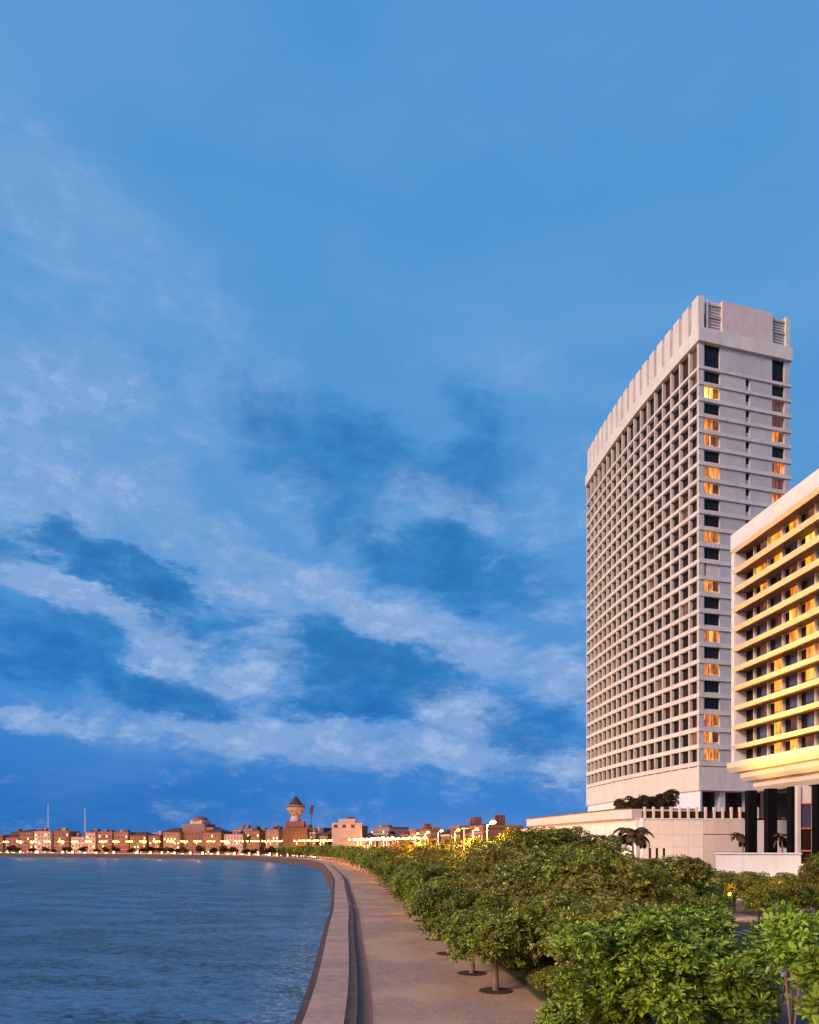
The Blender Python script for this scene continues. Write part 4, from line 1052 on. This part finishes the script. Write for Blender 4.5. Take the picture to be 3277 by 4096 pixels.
# ------------------------------------------------------------------ far shore: buildings, trees, cars
FB = [mat_concrete('far_wall_%s' % n_, a, b, .2, .3) for n_, a, b in (
    ('rose', (.13, .047, .05, 1), (.18, .07, .072, 1)), ('mauve', (.12, .066, .085, 1), (.17, .095, .115, 1)), ('tan', (.14, .066, .046, 1), (.19, .095, .068, 1)),
    ('white', (.34, .24, .25, 1), (.42, .31, .32, 1)), ('brown', (.075, .034, .028, 1), (.12, .055, .042, 1)), ('cream', (.19, .115, .10, 1), (.25, .155, .135, 1)))]
FN = ['rose', 'mauve', 'tan', 'whitish', 'brown', 'cream']
M['roof_dark'] = mat_plain('dark_roof', (.06, .024, .022, 1), .8)
M['far_win'] = mat_plain('far_window', (.05, .03, .03, 1), .3)
M['far_lit'] = mat_lamp('far_lit_window', (1, .6, .2, 1), 1.1)
def far_building(s, off, w, dp, h, ci, label, roof='flat', z0=0, lit=.2):
    (p, t) = W(s, off); T_ = Vector(t); Nn = Vector((t[1], -t[0]))         # Nn points inland
    P0 = Vector(p)
    b = empty('building', (p[0], p[1], 0), label, 'building', 'buildings round the bay')
    def loc(u, v): q = P0 + T_ * u + Nn * v; return (q.x, q.y)
    link('wall', MB().prism([loc(-w / 2, 0), loc(w / 2, 0), loc(w / 2, dp), loc(-w / 2, dp)][::-1], 0, h).mesh('wall', FB[ci]), b)
    if roof == 'flat':
        link('parapet', MB().prism([loc(-w / 2 - .3, -.3), loc(w / 2 + .3, -.3), loc(w / 2 + .3, dp + .3), loc(-w / 2 - .3, dp + .3)][::-1], h + .003, h + .8).mesh('parapet', FB[(ci + 2) % 6]), b)
        for _ in range(R.randrange(1, 4)):
            u = R.uniform(-w * .35, w * .3); ww = R.uniform(1.5, 4.5); hh = R.uniform(1.2, 3.4); v = R.uniform(1, dp * .5)
            link('roof_hut', MB().prism([loc(u, v), loc(u + ww, v), loc(u + ww, v + 3), loc(u, v + 3)][::-1], h + .8, h + .8 + hh).mesh('roof_hut', FB[R.randrange(6)]), b)
    else:
        mb = MB(); c = [loc(-w / 2 - .6, -.6), loc(w / 2 + .6, -.6), loc(w / 2 + .6, dp + .6), loc(-w / 2 - .6, dp + .6)]
        r0 = loc(-w * .2, dp / 2); r1 = loc(w * .2, dp / 2); rh = h + R.uniform(2.2, 3.8)
        mb.v = [q + (h + .003,) for q in c] + [r0 + (rh,), r1 + (rh,)]; mb.f = [(0, 1, 5, 4), (1, 2, 5), (2, 3, 4, 5), (3, 0, 4)]
        link('roof', mb.mesh('roof', M['roof_dark']), b)
    nf = max(2, int(h / 3.3)); nw = max(3, int(w / 3.0)); md, ml, mb_ = MB(), MB(), MB()
    for k in range(nf):
        z = .9 + k * (h - .6) / nf
        for j in range(nw):
            u = -w / 2 + (j + .5) * w / nw; tgt = ml if R.random() < lit else md
            a = loc(u - .65, -.06); e = loc(u + .65, -.06); e2 = loc(u + .65, .06); a2 = loc(u - .65, .06)
            tgt.prism([a, e, e2, a2][::-1], z, z + 1.5, caps=False)
        mb_.prism([loc(-w / 2 - .05, -.35), loc(w / 2 + .05, -.35), loc(w / 2 + .05, .1), loc(-w / 2 - .05, .1)][::-1], z + 2.05, z + 2.25)
    comb = MB(); comb.v = md.v + ml.v; comb.f = md.f + [tuple(len(md.v) + q for q in f) for f in ml.f]
    me = comb.mesh('window_grid', M['far_win']); me.materials.append(M['far_lit']); me.polygons.foreach_set('material_index', [0] * len(md.f) + [1] * len(ml.f)); me.update()
    link('window_grid', me, b)['kind'] = 'stuff'
    link('string_course', mb_.mesh('string_course', FB[(ci + 3) % 6]), b)['kind'] = 'stuff'
    return b
# front row; s measured along the bay.  landmarks sit at known places
def s_for_px(px, off):
    best = None
    for s_ in np.arange(60, SMAX - 20, 1.5):
        (p, t) = W(s_, off)
        if p[1] < 50: continue
        q = 1638.5 + F * p[0] / p[1]
        if best is None or abs(q - px) < best[0]: best = (abs(q - px), s_)
    return best[1]
sD = s_for_px(770, 46); sT = s_for_px(1183, 50)
s = s_for_px(1930, 46); idx = 0; left_n = 0; right_n = 0; mid_n = 0; far_n = 0
ordw = ['first', 'second', 'third', 'fourth', 'fifth', 'sixth', 'seventh', 'eighth', 'ninth', 'tenth', 'eleventh', 'twelfth', 'thirteenth', 'fourteenth', 'fifteenth', 'sixteenth', 'seventeenth', 'eighteenth', 'nineteenth', 'twentieth',
        'twenty-first', 'twenty-second', 'twenty-third', 'twenty-fourth', 'twenty-fifth', 'twenty-sixth', 'twenty-seventh', 'twenty-eighth', 'twenty-ninth', 'thirtieth']
S_END = s_for_px(-120, 46)
while s < S_END:
    w = R.uniform(11, 21); sc_ = s + w / 2
    near = sc_ < sT
    h = (R.uniform(9.5, 13.5) if sc_ < s_for_px(1250, 46) else R.uniform(12.5, 17.5))
    ci = R.choices(range(6), [4, 3, 3, 1.8, 2, 2.5])[0]; rf = R.choice(['flat', 'flat', 'flat', 'hip'])
    sto = {True: 'low', False: 'mid-height'}[h < 14]
    if abs(sc_ - sD) < 16 or abs(sc_ - sT) < 9:
        s += w; continue
    if sc_ < sT: w_ = ordw[right_n]; right_n += 1; lab = '%s %s block, %s to the right of the turret tower' % (sto, FN[ci], w_)
    elif sc_ < sD: w_ = ordw[mid_n]; mid_n += 1; lab = '%s %s block, %s to the left of the turret tower' % (sto, FN[ci], w_)
    else: w_ = ordw[min(29, left_n)]; left_n += 1; lab = '%s %s block, %s left of the domed building' % (sto, FN[ci], w_)
    far_building(sc_, 46 + R.uniform(0, 2), w - R.uniform(.3, 2), 12, h, ci, lab, rf)
    s += w
# second row, looser
s = s_for_px(1500, 80); i = 0
while s < S_END:
    w = R.uniform(14, 26); h = R.uniform(15, 19.5) if s > 260 else R.uniform(12, 15)
    ci = R.choices(range(6), [3, 4, 2, 2, 2, 2])[0]
    far_building(s, 78 + R.uniform(-6, 10), w, 14, h, ci, 'taller %s block in the row behind the seafront, %s from the right' % (FN[ci], ordw[min(i, 29)]), R.choice(['flat', 'flat', 'hip']), lit=.08)
    s += w * R.uniform(1.05, 1.9); i += 1
# domed building group
def domed():
    (p, t) = W(sD, 50); T_ = Vector(t); Nn = Vector((t[1], -t[0])); P0 = Vector(p)
    b = empty('domed_building', (p[0], p[1], 0), 'broad stepped building with shallow dome on the far shore', 'building')
    def loc(u, v): q = P0 + T_ * u + Nn * v; return (q.x, q.y)
    def bx(u0, u1, v0, v1, z0, z1, ci, nm): link(nm, MB().prism([loc(u0, v0), loc(u1, v0), loc(u1, v1), loc(u0, v1)][::-1], z0, z1).mesh(nm, FB[ci]), b)
    bx(-19, 19, 0, 14, 0, 17.5, 0, 'wall'); bx(-8, 15, 1, 12, 17.5, 22.5, 1, 'upper_storey'); bx(-4, 8, 2, 11, 22.5, 25.5, 3, 'drum_base'); bx(-16, -9, 1, 9, 17.5, 20, 2, 'wing')
    c = loc(2, 6.5)
    link('dome', MB().lathe(c[0], c[1], [(6.2, 25.5), (5.6, 26.7), (4.2, 27.9), (2.2, 28.7), (.3, 29.1)], 16).mesh('dome', FB[1]), b)
    mb = MB()
    for k in range(5):
        for j in range(11):
            u = -17.3 + j * 3.4; mb.prism([loc(u, -.08), loc(u + 1.6, -.08), loc(u + 1.6, .05), loc(u, .05)][::-1], 1 + k * 3.3, 2.9 + k * 3.3, caps=False)
    link('window_grid', mb.mesh('window_grid', M['far_win']), b)['kind'] = 'stuff'
domed()
# turret tower (restaurant-like flared drum with conical roof)
def turret():
    Y = 430.0; X = (1183 - 1638.5) / F * Y; k = F / Y
    def z(y): return CAMZ + (3376 - y) / k
    b = empty('turret_tower', (X, Y, 0), 'white flared round turret with dark conical roof above the lamp line', 'tower')
    link('base_block', MB().box(X - 7.0, Y - 5, 0, X + 7.5, Y + 5, z(3312)).mesh('base_block', FB[4]), b)
    link('lower_storey', MB().box(X - 5.2, Y - 4, z(3312) + .002, X + 5.5, Y + 4, z(3286)).mesh('lower_storey', FB[0]), b)
    link('shaft', MB().lathe(X, Y, [(3.4, z(3286)), (3.0, z(3272)), (2.6, z(3264)), (5.4, z(3240)), (5.5, z(3232))], 16).mesh('shaft', FB[3]), b)
    link('gallery', MB().lathe(X, Y, [(5.3, z(3232) + .01), (5.3, z(3226)), (5.9, z(3226)), (5.9, z(3221))], 16).mesh('gallery', FB[5]), b)
    link('roof', MB().lathe(X, Y, [(4.9, z(3221) + .01), (3.1, z(3209)), (2.0, z(3198)), (.9, z(3190)), (.1, z(3183))], 16).mesh('roof', M['roof_dark']), b)
    for a in range(10):
        an = a * pi / 5; link('rib', MB().tube((X + cos(an) * 2.8, Y + sin(an) * 2.8, z(3264)), (X + cos(an) * 5.6, Y + sin(an) * 5.6, z(3238)), .16, .16, 4).mesh('rib', FB[5]), b)
    # billboard
    Xb = (1246 - 1638.5) / F * 425
    h = empty('billboard', (Xb, 425, 0), 'dark tilted billboard on a thin pole right of the turret', 'billboard')
    link('pole', MB().tube((Xb, 425, 0), (Xb, 425, z(3262)), .25, .2, 6).mesh('pole', M['dark_metal']), h)
    mb = MB(); zz0, zz1 = z(3260), z(3223); mb.v = [(Xb - 1.3, 424.8, zz0), (Xb + .7, 424.8, zz0), (Xb + 1.7, 424.8, zz1), (Xb - .3, 424.8, zz1), (Xb - 1.3, 425.2, zz0), (Xb + .7, 425.2, zz0), (Xb + 1.7, 425.2, zz1), (Xb - .3, 425.2, zz1)]
    mb.f = [(0, 1, 2, 3), (7, 6, 5, 4), (0, 4, 5, 1), (1, 5, 6, 2), (2, 6, 7, 3), (3, 7, 4, 0)]
    link('panel', mb.mesh('panel', M['roof_dark']), h)
turret()
# white villa right of the turret
def villa():
    Y = 330.0; X = (1385 - 1638.5) / F * Y; k = F / Y
    def z(y): return CAMZ + (3376 - y) / k
    b = empty('white_building', (X, Y, 0), 'whitish building with stepped roof between turret and green trees', 'building')
    link('wall', MB().box(X - 6, Y - 5, 0, X + 7, Y + 5, z(3293)).mesh('wall', FB[3]), b)
    link('upper_storey', MB().box(X - 3, Y - 4, z(3293), X + 4.5, Y + 4, z(3277)).mesh('upper_storey', FB[3]), b)
    link('roof_hut', MB().box(X + 1, Y - 2, z(3277), X + 3.4, Y + 2, z(3268)).mesh('roof_hut', FB[4]), b)
    for q in range(3): link('window', MB().box(X - 5 + q * 3.8, Y - 5.1, z(3312), X - 3.4 + q * 3.8, Y - 5.0, z(3300)).mesh('window', M['far_win']), b)
villa()
# long low pale building / flyover roof on the skyline at centre right
def longroof():
    b = empty('long_building', (25, 240, 0), 'long low pinkish building with flat pale roof behind the lamps', 'building')
    pts = [(15, 272), (25, 238), (34, 206)]
    v = [tuple(q) for q in pts]; bk = [(q[0] + 14, q[1] + 8) for q in pts]
    link('wall', MB().prism(v + bk[::-1], 0, 14.6).mesh('wall', FB[5]), b)
    link('roof_slab', MB().prism([(q[0] - .8, q[1] - .5) for q in pts] + [(q[0] + .8, q[1] + .5) for q in bk[::-1]], 14.603, 15.3).mesh('roof_slab', FB[3]), b)
# radio masts
for i, (px, yt, Y) in enumerate(((193, 3215, 880), (340, 3232, 880))):
    X = (px - 1638.5) / F * Y; zt = CAMZ + (3376 - yt) * Y / F
    b = empty('radio_mast', (X, Y, 0), ('taller thin pale radio mast, leftmost on the skyline', 'shorter thin pale radio mast, second from left')[i], 'mast', 'radio masts')
    for (dx, dy) in ((-1, -.6), (1, -.6), (0, 1)):
        link('leg', MB().tube((X + dx * 1.1, Y + dy * 1.1, 0), (X + dx * .25, Y + dy * .25, zt), .28, .18, 4).mesh('leg', M['white']), b)
    mb = MB()
    for k in range(14):
        z0 = k * zt / 14; f = 1.1 - .85 * z0 / zt; mb.box(X - f, Y - f * .6, z0, X + f, Y - f * .6 + .15, z0 + .2)
    link('bracing', mb.mesh('bracing', M['white']), b)

# far trees between lamps and sea wall
ftree = []
for v_ in range(3):
    rg = np.random.default_rng(170 + v_)
    ftree.append(make_tree('seafront_tree', rand_lobes(6, 3.1, 3.6, 1.9, rg, .5), 380, 5, .75, .65, 4, 'leaf_dark', 2.6, .2, 1.8, False, 175 + v_, shell=.6))
s = 395; i = 0
while s < S_END:
    (p, t) = W(s, R.uniform(13.5, 15.5)); sc = R.uniform(.75, 1.1)
    place(R.choice(ftree), used, p[0], p[1], 0, R.uniform(0, 6), (sc * 1.1, sc * .9), 'small dark seafront tree in the far row under the lamps', 'tree', 'far seafront trees')
    s += R.uniform(6.5, 15); i += 1
sky_trees = [(1005, 3272, 50), (1030, 3290, 55), (950, 3300, 60), (900, 3312, 58), (1180, 3318, 70), (1300, 3310, 55), (1470, 3285, 60), (1330, 3322, 48), (1225, 3320, 50), (1090, 3322, 60), (620, 3318, 60), (1740, 3262, 80), (1780, 3266, 80), (1560, 3290, 70), (300, 3335, 60), (1640, 3292, 66)]
for i, (px, yt, off) in enumerate(sky_trees):
    s_ = s_for_px(px, off); (p, t) = W(s_, off); h = CAMZ + (3376 - yt) / F * p[1]
    sc = min(2.2, h / 5.8)
    place(ftree[i % 3], used, p[0], p[1], 0, i * 1.1, (sc * .6, sc), 'dark tree crown above the rooftops, %s of the skyline crowns' % ordw[i], 'tree', 'skyline tree crowns')

# cars on the far road: headlight glints
def car():
    t = bpy.data.objects.new('car', None); col.objects.link(t)
    m_ = MB(); m_.box(-2.1, -.85, .35, 2.1, .85, .95)
    link('body', m_.mesh('body', FB[3]), t, loc=(0, 0, 0))
    c = MB(); c.v = [(-1.5, -.75, .95), (1.1, -.75, .95), (1.1, .75, .95), (-1.5, .75, .95), (-1.0, -.62, 1.45), (.5, -.62, 1.45), (.5, .62, 1.45), (-1.0, .62, 1.45)]
    c.f = [(0, 1, 5, 4), (1, 2, 6, 5), (2, 3, 7, 6), (3, 0, 4, 7), (4, 5, 6, 7)]
    link('cabin', c.mesh('cabin', M['glass_dark']), t, loc=(0, 0, 0))
    for sx in (-1.3, 1.3):
        for sy in (-.86, .7):
            link('wheel', MB().tube((sx, sy, .33), (sx, sy + .16, .33), .33, .33, 10).mesh('wheel', M['black']), t, loc=(0, 0, 0))
    for sy in (-.6, .6): link('headlight', MB().box(2.08, sy - .18, .55, 2.2, sy + .18, .82).mesh('headlight', M['headlight']), t, loc=(0, 0, 0))
    return t
cp = car(); s = 380; i = 0
while s < S_END:
    (p, t) = W(s, R.choice([16.5, 20.5, 23])); 
    place(cp, used, p[0], p[1], 0, atan2(t[1], t[0]) + pi + R.uniform(-.25, .05) - .5, 1.0, 'tiny car with lit headlights on the far seafront road', 'car', 'cars on the far seafront road')
    s += R.uniform(6, 18); i += 1
# a row of small glowing kiosks / lit doorways at the water's edge
s = 400; kp = None
M['kiosk'] = mat_lamp('lit_kiosk', (1, .62, .36, 1), 1.6)
while s < S_END:
    (p, t) = W(s, 12.6)
    if kp is None:
        kp = bpy.data.objects.new('kiosk', None); col.objects.link(kp)
        link('lit_front', MB().box(-1.1, -.05, .3, 1.1, .05, 2.2).mesh('lit_front', M['kiosk']), kp, loc=(0, 0, 0))
        link('roof', MB().box(-1.4, -.5, 2.25, 1.4, 1.4, 2.45).mesh('roof', M['roof_dark']), kp, loc=(0, 0, 0))
        link('wall', MB().box(-1.2, .06, 0, 1.2, 1.2, 2.24).mesh('wall', FB[2]), kp, loc=(0, 0, 0))
    place(kp, used, p[0], p[1], 0, atan2(t[1], t[0]) + pi, 1.0, 'small lit kiosk front at the far water edge', 'kiosk', 'lit kiosks on the far promenade')
    s += R.uniform(9, 24)
